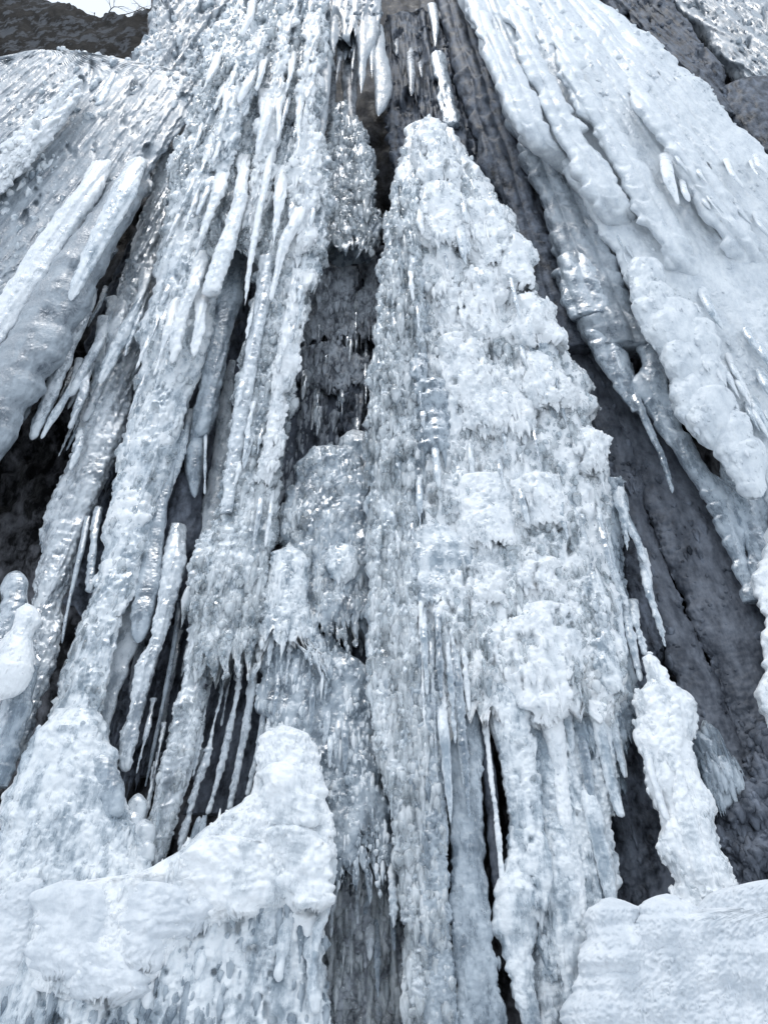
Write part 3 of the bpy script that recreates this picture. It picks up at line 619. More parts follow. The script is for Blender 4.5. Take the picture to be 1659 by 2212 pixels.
for k_, (cx_, cy_, r_) in enumerate([(300, 1735, 22), (290, 1772, 26), (312, 1790, 22), (268, 1810, 24), (318, 1830, 18), (285, 1850, 22)]):
    ice('ice_bulb', ['shell shaped grey ice lump topmost beside the black gap', 'shell shaped grey lump second from the top beside the black gap', 'small shell shaped lump touching the slanting icicles', 'shell shaped lump nearest the trunk foot', 'smallest shell shaped lump at the snow edge', 'lowest shell shaped lump behind the snow edge'][k_], 'ice bulb',
        [(cy_ - r_, cx_ - r_ * .6, cx_ + r_ * .6), (cy_, cx_ - r_, cx_ + r_), (cy_ + r_ * 1.3, cx_ - r_, cx_ + r_ * .9), (cy_ + r_ * 2, cx_ - r_ * .8, cx_ + r_ * .6)], 25 + k_ * 5, 'smooth', 'clear', 'shell shaped ice lumps', round_top=r_, round_bot=10, amp=.6)
ice('ice_mound', 'long grey ice slope under the left snow mound at the bottom', 'ice mound',
    [(1800, 430, 715), (1860, 370, 722), (1920, 250, 715), (1980, 120, 705), (2060, 20, 700), (2120, -60, 705), (2212, -120, 716), (2500, -200, 730)], 58, 'frost', 'frost', sup=3, cap=50, amp=1.2, grains=600, gsize=5., drop=1.8, gmat='blue', ftop=20)
SN = ice('snow_mound', 'long white snowy mound at the lower left with a white knob at its right end', 'snow mound',
    [(1566, 594, 625), (1580, 572, 655), (1600, 560, 668), (1630, 554, 690), (1670, 549, 694), (1715, 543, 704), (1740, 518, 710), (1765, 470, 714), (1800, 425, 718), (1840, 386, 720), (1870, 335, 712), (1892, 290, 705), (1908, 105, 698), (1940, 78, 688), (1965, 72, 640), (1990, 66, 480), (2040, 60, 398), (2080, 55, 365), (2120, 60, 332), (2150, 85, 300), (2180, 170, 240)],
    92, 'lump', 'white', sup=2.3, cap=48, round_top=12, round_bot=24, amp=.8, grains=1500, gsize=2.6, bow=.25, fringe=60, fw=34)
for rows in ([(1768, 600, 650), (1790, 580, 690), (1850, 570, 722), (1920, 600, 716), (1985, 640, 690)], [(1800, 440, 520), (1830, 410, 600), (1890, 400, 620), (1950, 440, 600), (2000, 480, 560)], [(1900, 110, 200), (1925, 80, 260), (1990, 70, 280), (2060, 60, 240), (2140, 80, 160)], [(1895, 280, 350), (1920, 250, 420), (1980, 240, 430), (2050, 240, 390), (2120, 260, 320)], [(1640, 590, 640), (1670, 570, 670), (1740, 565, 690), (1800, 580, 700)], [(2020, 130, 200), (2060, 110, 300), (2130, 130, 320), (2185, 180, 260)], [(1920, 420, 480), (1950, 400, 470), (2000, 390, 450), (2040, 400, 430)]):
    part(SN, 'lobe', rows, 112, 'snow' if rows[0][0] > 1850 else 'lump', 'snow' if rows[0][0] > 1850 else 'white', cap=42, sup=2.0, round_top=34, round_bot=40, amp=1.2, bow=.25, edge=12, fringe=26, fw=13) if rows[0][0] < 1850 else part(SN, 'lobe', rows, 104, 'lump', 'snow', cap=46, sup=2.0, round_top=44, round_bot=50, amp=.8, bow=.25, edge=14, fringe=34, fw=15, wave=12)
rg = np.random.default_rng(77)
for i_ in range(26):
    u_ = rg.random()
    x_ = np.interp(u_, [0, .3, .5, .75, 1.], [150, 330, 430, 560, 700]) + rg.uniform(-25, 25); y_ = np.interp(u_, [0, .3, .5, .75, 1.], [2150, 2085, 2000, 1950, 1930]) + rg.uniform(-40, 70)
    w_ = rg.uniform(10, 24); l_ = rg.uniform(40, 95)
    part(SN, 'frozen_lobe', [(y_, x_ - w_ * .6, x_ + w_ * .6), (y_ + l_ * .5, x_ - w_, x_ + w_ * .9), (y_ + l_ * .85, x_ - w_ * .6, x_ + w_ * .5), (y_ + l_, x_ - 2, x_ + 2)], 96, 'lump', ['frost', 'white', 'frost'][i_ % 3], cap=24, amp=.8, round_top=14, round_bot=10)
ice('snow_mound', 'paler snowy lobe left of the large white mound at the bottom edge', 'snow mound', [(1890, 60, 110), (1940, 10, 100), (2000, -40, 90), (2060, -80, 75), (2120, -90, 60), (2150, -80, 20)], 85, 'snow', 'snow', round_top=24, round_bot=24, cap=35)
for rows, lb in [
    ([(1960, 690, 722), (2010, 676, 700), (2060, 672, 690), (2076, 676, 684)], 'short white drip at the right end of the grey slope'),
    ([(1960, 610, 640), (2030, 598, 625), (2110, 592, 612), (2122, 596, 606)], 'stout drip low on the grey slope'),
    ([(1935, 420, 446), (1965, 415, 440), (2000, 408, 420)], 'small drip right of the large white mound'),
    ([(2030, 430, 452), (2080, 424, 446), (2118, 420, 430)], 'longer drip under the right edge of the large white mound'),
    ([(1900, 485, 515), (1950, 480, 512), (1988, 498, 508)], 'small rounded drip in the middle of the grey slope'),
    ([(2020, 655, 690), (2100, 660, 688), (2190, 676, 690)], 'dim drip at the bottom of the grey slope')]:
    icicle(lb, rows, 112, 'lump', 'frost', 'drips on the grey slope', amp=.5)

# ------------------------------------------------------------------ the great centre column
ice('ice_curtain', 'huge white frosted column in the centre of the fall', 'ice curtain',
    [(262, 905, 945), (285, 892, 965), (320, 882, 995), (390, 862, 1032), (465, 845, 1090), (550, 832, 1132), (630, 822, 1156), (706, 815, 1196), (766, 808, 1220), (806, 805, 1252), (881, 798, 1270), (926, 792, 1275), (966, 790, 1295), (1036, 800, 1320), (1100, 802, 1330), (1180, 802, 1310), (1260, 808, 1320), (1320, 815, 1335), (1400, 818, 1345), (1460, 820, 1350), (1520, 828, 1335), (1640, 850, 1300)],
    10, 'puff', 'white', sup=2.8, cap=70, amp=1.15, round_top=36, grains=4200, gsize=4.2, gmat='glass', fringe=170, fw=30)
for rows, lb, g in [
    ([(500, 1075, 1110), (520, 1066, 1130), (570, 1070, 1150), (640, 1085, 1160)], 'small crusty bulge high on the right edge of the centre column', 120),
    ([(640, 1110, 1160), (665, 1100, 1190), (720, 1105, 1210), (770, 1120, 1225)], 'crusty bulge midway up the right edge of the centre column', 150),
    ([(840, 1010, 1060), (860, 1000, 1090), (910, 1005, 1100), (960, 1020, 1100)], 'bright bulge tucked right of the largest white bulge', 120),
    ([(1020, 1130, 1180), (1045, 1115, 1215), (1100, 1115, 1230), (1160, 1130, 1235)], 'bright crust patch left of the ragged right fringe', 150),
    ([(258, 905, 940), (275, 892, 958), (310, 886, 975), (360, 890, 985), (420, 905, 1000)], 'round white crest at the top of the centre column', 250),
    ([(400, 900, 965), (440, 892, 990), (500, 900, 1020), (560, 920, 1030)], 'bright lumpy bulge under the crest of the centre column', 250),
    ([(430, 1000, 1060), (470, 985, 1090), (540, 1000, 1130), (600, 1010, 1140)], 'lumpy bulge on the upper right shoulder of the centre column', 250),
    ([(588, 1000, 1035), (605, 985, 1062), (650, 978, 1080), (710, 985, 1090), (760, 1000, 1095)], 'rounded white bulge with a flat face, middle of the centre column', 250),
    ([(725, 970, 1010), (740, 952, 1030), (780, 950, 1060), (830, 955, 1080), (890, 970, 1120), (950, 1000, 1130)], 'largest white bulge, knob topped, in the middle of the centre column', 350),
    ([(818, 915, 955), (835, 898, 972), (870, 895, 978), (940, 900, 975), (1000, 905, 970)], 'small rounded glassy bulge left of the largest white bulge', 100),
    ([(760, 1130, 1180), (800, 1120, 1215), (860, 1130, 1240), (900, 1150, 1240)], 'crusty bulge at the right edge of the centre column', 250),
    ([(925, 1250, 1290), (940, 1232, 1305), (970, 1228, 1314), (1000, 1240, 1310), (1030, 1260, 1305)], 'round knob with ragged underside at the right edge of the centre column', 160),
    ([(1020, 1000, 1060), (1040, 985, 1095), (1090, 975, 1110), (1140, 980, 1120), (1200, 990, 1125)], 'smooth white slope in the middle of the centre column', 120),
    ([(1200, 1135, 1190), (1220, 1115, 1215), (1260, 1110, 1230), (1300, 1125, 1225)], 'white lump just above the soft snowy swelling', 150),
    ([(1296, 1150, 1188), (1318, 1125, 1225), (1350, 1085, 1262), (1400, 1060, 1258), (1450, 1062, 1256), (1500, 1080, 1246), (1545, 1120, 1225), (1580, 1140, 1205)], 'soft white snowy swelling with icicles below it, right of centre', 260),
    ([(1120, 1020, 1050), (1150, 1015, 1070), (1220, 1010, 1085), (1280, 1005, 1090), (1320, 1010, 1080)], 'tapering white ridge above the soft snowy swelling', 150)]:
    ice('ice_bulge', lb, 'ice bulge', rows, 54, 'snow' if 'slope' in lb else 'puff', 'white' if 'glassy' not in lb else 'blue', cap=45, round_top=22, round_bot=25, amp=.9, grains=g, gsize=3.0, sup=2.0, fringe=18, fw=14, wave=26 if 'swelling' in lb else 16, bow=.6, edge=13 if 'swelling' in lb else 7)
ice('ice_column', 'glassy beaded column forming the left edge of the centre, full of small drips', 'ice column',
    [(400, 850, 900), (480, 838, 905), (560, 824, 905), (640, 818, 908), (800, 802, 905), (900, 795, 902), (960, 790, 900), (1060, 798, 900), (1200, 802, 905), (1300, 800, 905), (1400, 800, 908), (1480, 805, 910), (1550, 812, 915), (1650, 825, 920), (1750, 845, 925), (1850, 858, 925), (1920, 862, 925)],
    55, 'bead', 'frost', depth=.6, cap=32, amp=1.35, grains=2600, gsize=4.6, gmat='glass', drop=1.6, sup=2.4)
ice('ice_bulge', 'swirled grey ice fan across the middle of the centre column', 'ice bulge', [(1130, 890, 985), (1160, 850, 1010), (1220, 820, 1015), (1270, 830, 1005), (1320, 870, 990)], 52, 'lump', 'frost', cap=30, round_top=40, round_bot=30, amp=1.0, sup=2.0, edge=18, wave=34, fw=12, fringe=30)
rg = np.random.default_rng(12)
for i in range(16):
    x0 = 822 + i * 11.5 + rg.uniform(-4, 4); y0 = rg.uniform(1250, 1420); L = rg.uniform(150, 420); ww = rg.uniform(8, 15); sl_ = (x0 - PX0) / (y0 + 494)
    icicle('thin vertical icicle among the glassy streaks of the lower centre', [(y0, x0 - ww / 2, x0 + ww / 2), (y0 + L * .6, x0 + sl_ * L * .6 - ww * .42, x0 + sl_ * L * .6 + ww * .42), (y0 + L, x0 + sl_ * L - 2, x0 + sl_ * L + 2)], 70 + rg.uniform(0, 16), 'bead', ['frost', 'clear', 'blue', 'white'][i % 4], 'glassy streaks of the lower centre', amp=.7)
ice('ice_column', 'tall glassy slab at the bottom centre with a frilled left edge', 'ice column',
    [(1420, 830, 955), (1520, 835, 962), (1640, 858, 966), (1800, 868, 966), (1900, 872, 967), (2000, 885, 973), (2212, 896, 986), (2500, 910, 1005)], 45, 'rib', 'blue', sup=3, cap=34, amp=1.2, grains=700, gsize=4.5, gmat='glass')
FE = ice('ice_column', 'frilled edge of bulging glass drips at the left of the bottom centre slab', 'ice column', [(1560, 822, 850), (1640, 832, 862), (1740, 846, 880), (1850, 856, 895), (1950, 866, 900), (2060, 870, 905), (2212, 872, 908), (2500, 880, 920)], 70, 'bead', 'clear', amp=1.9, grains=420, gsize=6., gmat='glass', drop=1.5)
icicle('icicle with a swollen foot hanging from the frilled edge at the bottom', [(1880, 838, 854), (1950, 842, 858), (1985, 842, 858), (2006, 846, 853)], 60, 'bead', 'frost', amp=1.)
icicle('long thin icicle down the face of the bottom centre slab', [(1520, 938, 962), (1600, 950, 972), (1700, 960, 976), (1760, 968, 977), (1778, 970, 976)], 85, 'smooth', 'frost')
ice('ice_column', 'smooth grey slab right of the glassy slab at the bottom', 'ice column', [(1480, 955, 1030), (1640, 962, 1042), (1850, 968, 1048), (1950, 969, 1052), (2050, 976, 1067), (2130, 981, 1080), (2212, 985, 1091), (2500, 1000, 1120)], 30, 'smooth', 'blue', sup=3, cap=32, amp=1.3, grains=100)
ice('ice_column', 'dark bare ice bar standing between the grey slab and the white columns', 'ice column', [(1470, 1020, 1034), (1560, 1026, 1052), (1640, 1042, 1064), (1700, 1046, 1074), (1800, 1052, 1082), (1900, 1062, 1087), (1918, 1064, 1086)], 25, 'smooth', 'dim', amp=.8)
icicle('thin bright icicle along the right edge of the dark ice bar', [(1450, 1030, 1040), (1560, 1044, 1054), (1660, 1054, 1063), (1780, 1070, 1078), (1916, 1083, 1089)], 50, 'bead', 'white', amp=.5)
ice('ice_column', 'ice hump right of the black crack at the bottom', 'ice column', [(1700, 1100, 1150), (1800, 1100, 1155), (1890, 1088, 1160), (1940, 1066, 1166), (2010, 1070, 1160), (2060, 1086, 1152), (2120, 1102, 1154), (2212, 1124, 1168), (2450, 1160, 1210)], 34, 'lump', 'frost', amp=.8, grains=80, sink=70)
ice('ice_column', 'dim streaked ice between the two humps at the bottom', 'ice column', [(1900, 1140, 1200), (2000, 1150, 1210), (2100, 1145, 1235), (2212, 1155, 1240), (2450, 1190, 1280)], -10, 'lump', 'clear', amp=1.2, grains=120, gsize=4, drop=2)
ice('ice_column', 'smooth hump tapering down beside the right snow mound', 'ice column', [(1720, 1165, 1230), (1850, 1172, 1240), (1950, 1174, 1258), (2000, 1180, 1266), (2050, 1192, 1266), (2100, 1206, 1262), (2200, 1225, 1262), (2400, 1270, 1300)], 24, 'lump', 'frost', amp=.8, grains=80, sink=70)
ice('ice_column', 'white lumpy column right of the dark ice bar', 'ice column', [(1420, 1020, 1110), (1520, 1045, 1130), (1640, 1078, 1146), (1730, 1104, 1160), (1800, 1112, 1172), (1850, 1120, 1190), (1920, 1120, 1184), (1960, 1110, 1175)], 40, 'frost', 'frost', amp=.7, grains=200, gsize=3., sink=70)
ice('ice_column', 'grey column between the white lumpy one and the snowy long icicle', 'ice column', [(1480, 1110, 1175), (1640, 1140, 1200), (1760, 1160, 1215), (1880, 1180, 1235), (1950, 1185, 1240)], 10, 'lump', 'blue', amp=1.)
ice('ice_curtain', 'grey ice sheet behind the long icicles right of centre', 'ice curtain', [(1380, 1000, 1340), (1440, 1020, 1345), (1540, 1055, 1345), (1640, 1085, 1335), (1760, 1110, 1325), (1880, 1130, 1335), (2000, 1150, 1345), (2150, 1180, 1300)], 4, 'frost', 'frost', sup=3, cap=30, amp=1.1, grains=600, fringe=60)
for rows, lb, m_ in [
    ([(1470, 1150, 1212), (1510, 1156, 1214), (1640, 1186, 1222), (1720, 1202, 1232), (1800, 1212, 1242), (1890, 1226, 1262), (1955, 1244, 1268), (1985, 1250, 1262)], 'longest snowy icicle under the snowy swelling, reaching the right snow mound', 'white'),
    ([(1680, 1245, 1268), (1760, 1262, 1300), (1805, 1272, 1308), (1880, 1290, 1324), (1960, 1310, 1332), (1985, 1316, 1328)], 'white icicle right of the longest snowy one, reaching the mound', 'frost'),
    ([(1420, 1258, 1280), (1520, 1268, 1296), (1600, 1288, 1312), (1680, 1306, 1326), (1740, 1324, 1342), (1766, 1336, 1350)], 'slender icicle with a hooked tip right of the snowy swelling', 'frost'),
    ([(1500, 1208, 1228), (1560, 1215, 1236), (1620, 1230, 1240), (1634, 1233, 1238)], 'short icicle under the right end of the snowy swelling', 'frost'),
    ([(1560, 1240, 1258), (1640, 1255, 1272), (1720, 1270, 1284), (1760, 1278, 1284)], 'grey icicle between the short one and the hooked one', 'blue')]:
    icicle(lb, rows, 40, 'rib', m_, 'icicles under the soft snowy swelling', amp=.8)
for rows, lb in [
    ([(870, 1160, 1182), (950, 1184, 1201), (1000, 1200, 1209), (1054, 1213, 1217)], 'thin icicle on the right part of the centre column, above the knob'),
    ([(700, 1088, 1106), (740, 1098, 1109), (788, 1108, 1113)], 'small icicle over a dark hole on the centre column'),
    ([(1000, 1255, 1275), (1040, 1262, 1276), (1076, 1278, 1283)], 'icicle hanging under the round ragged knob'),
    ([(1100, 1286, 1308), (1200, 1310, 1326), (1260, 1328, 1342), (1312, 1350, 1360)], 'long thin icicle down the right fringe'),
    ([(1200, 1378, 1396), (1290, 1396, 1412), (1340, 1415, 1428), (1397, 1434, 1440)], 'icicle standing free furthest right over the dark slab'),
    ([(1310, 1356, 1374), (1370, 1375, 1388), (1418, 1391, 1399)], 'icicle ending just above the right white pillar'),
    ([(1310, 1338, 1356), (1400, 1362, 1376), (1472, 1380, 1386)], 'icicle passing left of the right white pillar'),
    ([(1100, 1330, 1352), (1160, 1360, 1380), (1217, 1389, 1396)], 'curved icicle on the right fringe over the dim ice'),
    ([(1060, 1318, 1345), (1120, 1336, 1356), (1190, 1352, 1358)], 'short icicle high on the right fringe'),
    ([(1240, 1300, 1330), (1320, 1318, 1345), (1400, 1335, 1356), (1440, 1344, 1350)], 'ragged icicle on the inner right fringe'),
    ([(860, 1235, 1250), (880, 1255, 1265), (905, 1268, 1273)], 'small curved icicle at the right edge beside the dark slab')]:
    icicle(lb, rows, 25, 'bead', 'frost', 'icicles of the right fringe', amp=.8)
ice('ice_column', 'ragged grey fringe column at the right edge of the centre', 'ice column', [(1040, 1290, 1345), (1120, 1290, 1345), (1200, 1290, 1340), (1280, 1300, 1345), (1360, 1310, 1355), (1460, 1310, 1370), (1560, 1310, 1370), (1640, 1310, 1352), (1700, 1320, 1355)], -10, 'frost', 'blue', amp=1.2, grains=350, gsize=3.6, drop=1.8)
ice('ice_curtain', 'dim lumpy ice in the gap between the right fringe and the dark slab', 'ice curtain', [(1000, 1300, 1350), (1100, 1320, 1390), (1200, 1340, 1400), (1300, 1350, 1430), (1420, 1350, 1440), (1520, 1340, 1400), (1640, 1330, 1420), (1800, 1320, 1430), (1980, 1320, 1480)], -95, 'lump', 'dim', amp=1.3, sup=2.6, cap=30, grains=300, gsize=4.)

# ------------------------------------------------------------------ right side
ice('ice_column', 'dim scalloped column just right of the top opening', 'ice column', [(-40, 950, 1005), (40, 950, 1012), (100, 975, 1045), (200, 1000, 1092), (300, 1025, 1130), (350, 1040, 1134), (420, 1078, 1155), (500, 1108, 1180), (556, 1130, 1205), (640, 1158, 1235), (760, 1200, 1275)], -45, 'scal', 'dim', amp=1.0, depth=.8)
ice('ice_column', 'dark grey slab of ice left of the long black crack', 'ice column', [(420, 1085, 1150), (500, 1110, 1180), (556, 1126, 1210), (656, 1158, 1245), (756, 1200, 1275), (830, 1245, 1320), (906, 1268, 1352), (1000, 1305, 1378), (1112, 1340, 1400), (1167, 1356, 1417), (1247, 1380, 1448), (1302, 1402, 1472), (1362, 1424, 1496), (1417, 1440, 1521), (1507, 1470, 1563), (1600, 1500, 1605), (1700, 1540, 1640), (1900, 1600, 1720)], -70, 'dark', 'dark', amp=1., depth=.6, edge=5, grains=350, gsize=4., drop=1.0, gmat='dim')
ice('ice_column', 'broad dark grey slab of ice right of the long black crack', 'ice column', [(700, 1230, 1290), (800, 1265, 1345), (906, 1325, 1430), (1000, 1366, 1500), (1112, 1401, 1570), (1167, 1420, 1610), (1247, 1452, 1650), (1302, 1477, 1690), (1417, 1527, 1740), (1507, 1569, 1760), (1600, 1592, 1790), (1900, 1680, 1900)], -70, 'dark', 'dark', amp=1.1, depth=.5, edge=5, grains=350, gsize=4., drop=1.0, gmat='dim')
ice('ice_column', 'scalloped pale column with shell lips beside the dark slab, upper right', 'ice column', [(180, 1078, 1120), (250, 1100, 1168), (325, 1130, 1205), (390, 1158, 1238), (465, 1186, 1278), (510, 1188, 1302), (560, 1195, 1325), (630, 1220, 1355), (700, 1252, 1370), (760, 1285, 1400)], -10, 'scal', 'shade', amp=1.2, depth=.8)
ice('ice_column', 'dim ribbed strip between the scalloped column and the white apron', 'ice column', [(280, 1178, 1195), (400, 1235, 1260), (510, 1290, 1318), (566, 1318, 1345), (650, 1350, 1400), (720, 1372, 1430), (780, 1400, 1455), (820, 1420, 1452)], -45, 'rib', 'dim', amp=1.3)
for rows, lb in [
    ([(545, 1215, 1262), (575, 1210, 1300), (630, 1212, 1320), (690, 1235, 1330)], 'big round shell lobe low on the scalloped column'),
    ([(600, 1270, 1310), (630, 1265, 1330), (700, 1275, 1340), (725, 1290, 1330)], 'smooth lobe at the foot of the scalloped column'),
    ([(690, 1256, 1292), (740, 1275, 1335), (790, 1300, 1352), (830, 1328, 1365), (860, 1345, 1372), (890, 1366, 1384)], 'string of lobes leading into the long icicle over the dark slab'),
    ([(720, 1365, 1425), (780, 1388, 1448), (836, 1370, 1440), (880, 1400, 1458), (921, 1420, 1466), (981, 1455, 1502), (1021, 1490, 1535), (1056, 1512, 1575), (1096, 1532, 1596), (1160, 1560, 1604), (1212, 1584, 1612), (1262, 1600, 1630), (1300, 1612, 1640)], 'chain of bulging lobes down the middle of the dark slab'),
    ([(880, 1480, 1540), (931, 1530, 1592), (986, 1560, 1632), (1046, 1572, 1664), (1100, 1584, 1660), (1150, 1600, 1655), (1250, 1630, 1680)], 'lobed drape hanging from the white apron at the right edge')]:
    ice('ice_drape', lb, 'ice drape', rows, 5, 'scal', 'blue', amp=.85, depth=.7, round_top=18, group='lobed drapes on the right')
icicle('long straight icicle pointing down over the dark slab', [(800, 1345, 1366), (850, 1362, 1382), (906, 1384, 1402), (980, 1418, 1434), (1040, 1440, 1451), (1066, 1449, 1454)], 12, 'rib', 'blue', amp=.6)
icicle('short thin icicle above the long straight one', [(720, 1312, 1326), (760, 1324, 1336), (800, 1338, 1344)], 20, 'smooth', 'frost')
icicle('blunt drip at the tip of the lobed drape, right edge', [(1060, 1572, 1604), (1112, 1580, 1608), (1140, 1592, 1612), (1170, 1607, 1615)], 10, 'smooth', 'blue', amp=1.)
V_ = ice('ice_curtain', 'enormous white scalloped ice apron filling the upper right', 'ice curtain',
    [(-80, 965, 1215), (0, 999, 1270), (50, 1020, 1342), (100, 1046, 1402), (130, 1055, 1430), (190, 1076, 1505), (250, 1100, 1565), (310, 1140, 1620), (355, 1190, 1665), (400, 1248, 1740), (510, 1306, 1850), (566, 1336, 1900), (656, 1386, 1950), (706, 1424, 1980), (786, 1454, 2000), (846, 1450, 2000), (901, 1474, 2000), (931, 1535, 2000), (1000, 1592, 2000), (1060, 1632, 2100), (1126, 1664, 2200), (1250, 1720, 2300)],
    15, 'apron', 'apron', sup=3.0, cap=70, amp=1., grains=900, gsize=3.0, drop=.8, bow=.3, fringe=50, fw=22)
for cx_, cy_, w_, lb in [
    (1388, 560, 34, 'topmost small shell bulge on the left edge of the white apron'),
    (1412, 612, 40, 'shell bulge just above the biggest one on the white apron'),
    (1450, 652, 62, 'biggest domed shell bulge on the left edge of the white apron'),
    (1500, 690, 46, 'shell bulge tucked right of the biggest one'),
    (1470, 718, 50, 'domed shell bulge directly under the biggest one'),
    (1520, 765, 48, 'shell bulge midway down the row on the white apron'),
    (1490, 800, 44, 'left hand shell bulge where the white apron overhangs the dark slab'),
    (1530, 842, 54, 'broad shell bulge low on the white apron edge'),
    (1575, 892, 44, 'shell bulge second from the bottom of the row'),
    (1610, 945, 40, 'lowest shell bulge beside the lobed drape at the right edge')]:
    ice('ice_bulge', lb, 'ice bulge', [(cy_ - 8, cx_ - w_ * .5, cx_ + w_ * .45), (cy_ + 14, cx_ - w_ * .95, cx_ + w_ * .9), (cy_ + 45, cx_ - w_, cx_ + w_ * 1.05), (cy_ + 85, cx_ - w_ * .8, cx_ + w_ * 1.1), (cy_ + 135, cx_ - w_ * .2, cx_ + w_ * .95)],
        70, 'lump', 'apron', cap=44, round_top=22, round_bot=40, amp=.7, edge=6, wave=8, fw=9, group='shell bulges of the white apron', grains=40, gsize=2.6)
for rows, lb in [
    ([(350, 1425, 1445), (400, 1436, 1458), (430, 1456, 1466), (442, 1462, 1467)], 'small drip ridge in the middle of the white apron'),
    ([(400, 1466, 1480), (425, 1478, 1488), (436, 1486, 1490)], 'smaller drip right of the drip ridge on the white apron')]:
    icicle(lb, rows, 95, 'smooth', 'white', amp=.8)
ice('ice_curtain', 'shaded grey ice band right of the white apron at the top', 'ice curtain', [(-80, 1180, 1400), (0, 1255, 1432), (40, 1330, 1456), (90, 1390, 1505), (150, 1430, 1556), (212, 1500, 1556), (260, 1550, 1590)], -75, 'frost', 'dim', amp=.9, sup=2.6, cap=40, grains=200)
ice('ice_curtain', 'rippled grey ice slope in the top right corner', 'ice curtain', [(-60, 1400, 1600), (-10, 1415, 1640), (20, 1450, 1670), (40, 1475, 1690), (90, 1526, 1740), (150, 1570, 1800), (185, 1590, 1800), (215, 1640, 1800)], -90, 'frost', 'shade', amp=1., sup=2.6, cap=60, round_bot=22, grains=300)
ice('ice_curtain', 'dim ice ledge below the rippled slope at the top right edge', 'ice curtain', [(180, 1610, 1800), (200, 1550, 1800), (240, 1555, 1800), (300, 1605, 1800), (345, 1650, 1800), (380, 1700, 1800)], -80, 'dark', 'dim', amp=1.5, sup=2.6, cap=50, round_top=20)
twigs('bare twig tips against the sky in the top right corner', [(1650, 24, .2, .9), (1662, 20, -.1, .8)], 9)
ice('ice_column', 'snow covered ice knobs at the right picture edge beside the dark slab', 'ice column', [(1060, 1690, 2350), (1130, 1670, 2350), (1190, 1642, 2350), (1230, 1624, 2350), (1280, 1630, 2350), (1340, 1652, 2350), (1400, 1641, 2350), (1480, 1645, 2350), (1540, 1641, 2350), (1590, 1668, 2350), (1700, 1720, 2350), (1900, 1760, 2350), (2350, 1850, 2400)], 30, 'lump', 'white', amp=1.1, cap=50, sup=3.2, grains=300, edge=7)
RP = ice('ice_column', 'white knobby pillar standing on the right snow mound', 'ice column',
    [(1412, 1392, 1412), (1425, 1386, 1424), (1450, 1392, 1442), (1485, 1390, 1456), (1498, 1372, 1490), (1515, 1362, 1500), (1560, 1370, 1496), (1600, 1374, 1496), (1640, 1390, 1500), (1700, 1404, 1520), (1740, 1412, 1535), (1785, 1424, 1545), (1830, 1422, 1555), (1885, 1438, 1580), (1930, 1455, 1600), (1980, 1460, 1620)],
    40, 'lump', 'white', round_top=14, cap=50, amp=.9, grains=400, gsize=3.)
part(RP, 'ridge', [(1500, 1440, 1470), (1560, 1445, 1475), (1640, 1440, 1470), (1740, 1455, 1490), (1850, 1485, 1525), (1940, 1510, 1560)], 85, 'frost', 'white', amp=.6, round_top=20)
icicle('icicle running down the left face of the white knobby pillar', [(1590, 1380, 1398), (1680, 1402, 1420), (1760, 1428, 1446), (1775, 1436, 1450)], 75, 'smooth', 'white', amp=.9)
ice('ice_curtain', 'grey ice shelf with tiny drips behind the white knobby pillar', 'ice curtain', [(1575, 1490, 1515), (1610, 1490, 1560), (1650, 1500, 1592), (1690, 1505, 1600), (1730, 1520, 1598), (1760, 1530, 1580)], -15, 'lump', 'blue', amp=.9, cap=30, round_top=20, round_bot=15, grains=200, gsize=4, drop=2.6)
ice('ice_mound', 'dark lumpy iced rubble at the right edge above the snow mound', 'ice mound', [(1560, 1640, 1780), (1620, 1600, 1780), (1680, 1575, 1780), (1740, 1560, 1780), (1840, 1550, 1780), (1980, 1540, 1780)], -35, 'lump', 'dim', amp=2.2, sup=2.6, cap=50, grains=500, gsize=8., drop=.9, wave=30, edge=14)
QM = ice('snow_mound', 'big smooth white snow mound in the lower right corner', 'snow mound',
    [(1942, 1600, 2320), (1958, 1510, 2350), (1978, 1400, 2380), (2000, 1300, 2400), (2025, 1272, 2410), (2048, 1256, 2430), (2120, 1250, 2440), (2170, 1224, 2450), (2212, 1217, 2460), (2450, 1190, 2510)],
    95, 'snow', 'snow', sup=2.3, cap=150, round_top=40, amp=1.6, grains=1500, gsize=1.9, bow=.2, edge=6, wave=22, fw=26)
for rows in ([(1938, 1300, 1340), (1958, 1276, 1380), (2010, 1268, 1410), (2070, 1262, 1420), (2140, 1270, 1400)], [(1930, 1405, 1460), (1950, 1375, 1505), (2010, 1350, 1560), (2090, 1360, 1580), (2180, 1390, 1560)], [(1898, 1590, 1760), (1925, 1530, 1900), (1990, 1490, 2000), (2080, 1500, 2050)], [(2036, 1255, 1300), (2060, 1242, 1350), (2120, 1240, 1390), (2200, 1216, 1400), (2330, 1220, 1400)]):
    part(QM, 'lobe', rows, 135, 'snow', 'snow', cap=80, sup=2.1, round_top=34, round_bot=60, amp=1.3, bow=.2, edge=9)

